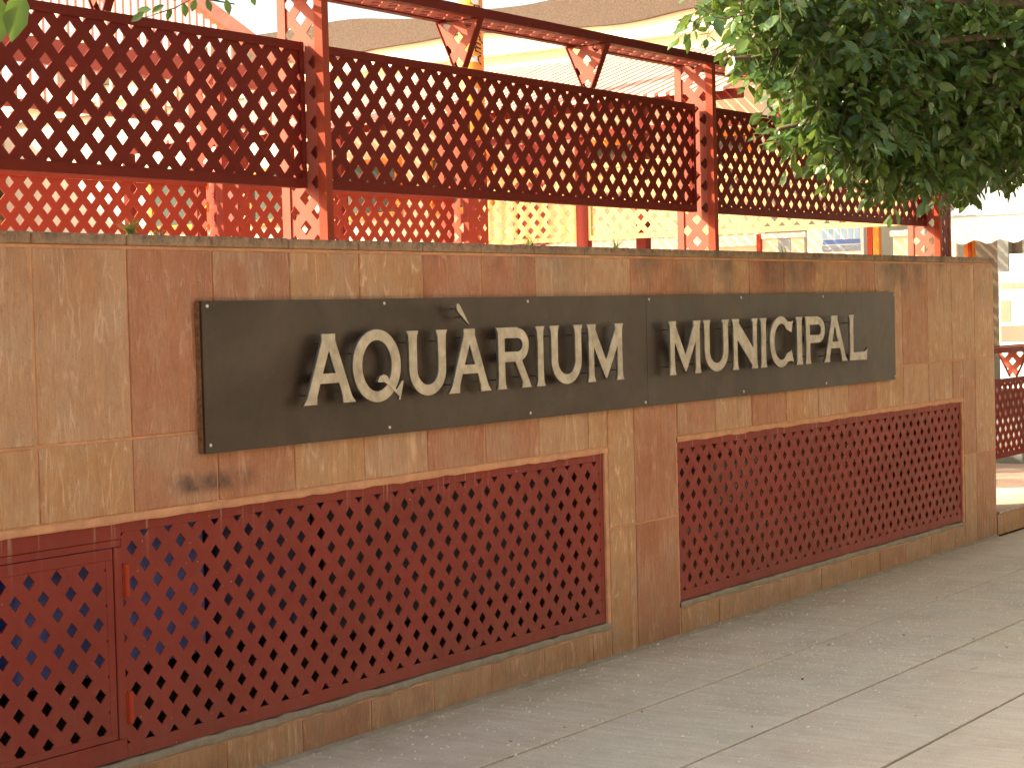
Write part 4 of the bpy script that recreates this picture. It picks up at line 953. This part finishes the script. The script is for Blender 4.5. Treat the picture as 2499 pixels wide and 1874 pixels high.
tube(lm, [(4.2, -.34, 2.88), (4.48, -.45, 2.72), (4.54, -.5, 2.64)], [.006, .003, .0015], 6)
obj('limb', lm, M_BARK, t2, smooth=True)
def face_leaf(p, ddir, s, roll=0):   # a leaf seen more or less flat from the street
    n = np.array(CAM) - np.array(p); n = n / np.linalg.norm(n) + np.array([0, 0, .5]) + np.array([roll, 0, 0]); d = np.array(ddir, float)
    single_leaf(p, frame(d, n), s, t2)
R_ = np.array(rt)
for (p, a, s) in (((1.928, -2.398, 2.082), -1.65, 1.3), ((1.948, -2.426, 2.088), -1.8, 1.3), ((1.92, -2.375, 2.105), -2.4, .9),
                  ((4.455, -.385, 2.590), -1.5, .75), ((4.475, -.415, 2.600), -1.9, .7), ((4.497, -.44, 2.60), -1.25, .7), ((4.53, -.49, 2.600), -1.35, .85), ((4.50, -.45, 2.615), -.5, .6),
                  ((4.42, -.335, 2.585), -2.6, .8), ((4.40, -.30, 2.572), -3.1, .8), ((4.385, -.285, 2.565), -2.5, .9), ((4.435, -.35, 2.575), -2.0, .7), ((4.45, -.37, 2.60), 2.9, .7), ((4.545, -.52, 2.615), .0, .6), ((4.58, -.55, 2.61), -1.2, .6)):
    face_leaf(p, math.cos(a) * R_ + math.sin(a) * np.array([0, 0, 1.0]), s, .1)
lv2 = []; tw2 = bmesh.new()
for k in range(420):
    c = np.array([(-1.5, -1.8, 4.4), (.4, -1.6, 4.6), (2.0, -1.2, 4.6), (-2.8, -1.5, 4.5)][k % 4]); p = c + r.normal(0, 1, 3) * np.array([.8, .7, .35])
    pts, lv = spray(p, r.normal(0, 1, 3) + np.array([0, 0, -.2]), .3, 8, r); lv2 += lv; tube(tw2, pts, .003, 3)
obj('twigs', tw2, M_BARK, t2)['kind'] = 'stuff'
join_leaves('foliage', lv2, t2, M_LEAF)

# weeds in the top of the wall
def weed(x, y, h_, n, label, seed):
    rr = np.random.default_rng(seed); t = thing('weed', (x, y, TOP), label, 'plant', 'weeds on the wall top')
    bl = bmesh.new()
    for k in range(n):
        a = rr.uniform(0, 6.28); lean = rr.uniform(.2, 1.1); L_ = h_ * rr.uniform(.6, 1.2); p = Vector((x + rr.normal(0, .008), y + rr.normal(0, .008), TOP - .003)); pv = None
        for i in range(5):
            tt = i / 4; q = p + Vector((math.cos(a) * lean * L_ * tt * tt, math.sin(a) * lean * L_ * tt * tt, L_ * tt * (1 - .35 * tt * lean))); s_ = Vector((-math.sin(a), math.cos(a), 0)) * .0045 * (1 - tt * .85)
            row = (bl.verts.new(q - s_), bl.verts.new(q + s_))
            if pv: bl.faces.new((pv[0], pv[1], row[1], row[0]))
            pv = row
    at = obj('blades', bl, M_WEED, t)
weed(4.66, .08, .075, 34, 'grass tuft on the wall top left of the first post', 1)
weed(4.78, .07, .03, 14, 'flat withered grass tuft on the wall top beside the larger tuft', 2)
weed(4.0, .06, .07, 20, 'green sprout on the wall top at the left edge of the picture', 3)
weed(7.14, .12, .06, 22, 'pale dry weed on the wall top below the long middle panel', 4)
weed(7.89, .12, .065, 18, 'small weed on the wall top below the second bracket', 5)
weed(9.7, .12, .09, 8, 'thin dry stalks on the wall top right of the second post', 6)
# dry leaves and scraps on the paving
dry = plain('dry_leaf', (.13, .05, .03), .7, .3, 40, 0); V, F = leaf_geo(.03, .012, .6, .5); dm = bpy.data.meshes.new('dry_leaf'); dm.from_pydata(V.tolist(), [], F); dm.materials.append(dry)
grn = plain('yellow_scrap', (.42, .45, .14), .7, .2, 40, 0); gm = bpy.data.meshes.new('green_leaf'); V, F = leaf_geo(.05, .012, .3, .1); gm.from_pydata(V.tolist(), [], F); gm.materials.append(grn)
for (x, y) in ((6.55, -1.23), (7.4, -1.36), (8.7, -.95), (8.3, -.76), (8.75, -1.3), (7.0, -1.72), (8.15, -1.75), (8.6, -1.5), (9.9, -.65), (8.9, -1.8), (6.6, -.72), (6.2, -.6), (5.9, -.55), (7.5, -1.0), (10.2, -1.2)):
    o = link('fallen_leaf', dm, None, (x, y, .004)); prop(o, 'small curled dark brown leaf lying on the pale paving', 'leaf', 'dry brown leaves on the paving'); o.rotation_euler = (random.uniform(-.3, .3), random.uniform(-.3, .3), random.uniform(0, 6.28)); s = random.uniform(.5, 1.0); o.scale = (s, s, s)
for (x, y, lb) in ((8.05, -1.58, 'yellowish leaf scrap on the paving, the farther of two'), (7.55, -1.98, 'bright green leaf scrap at the right bottom corner of the paving')):
    o = link('fallen_leaf', gm, None, (x, y, .005)); prop(o, lb, 'leaf'); o.rotation_euler = (.05, .05, random.uniform(0, 6.28))
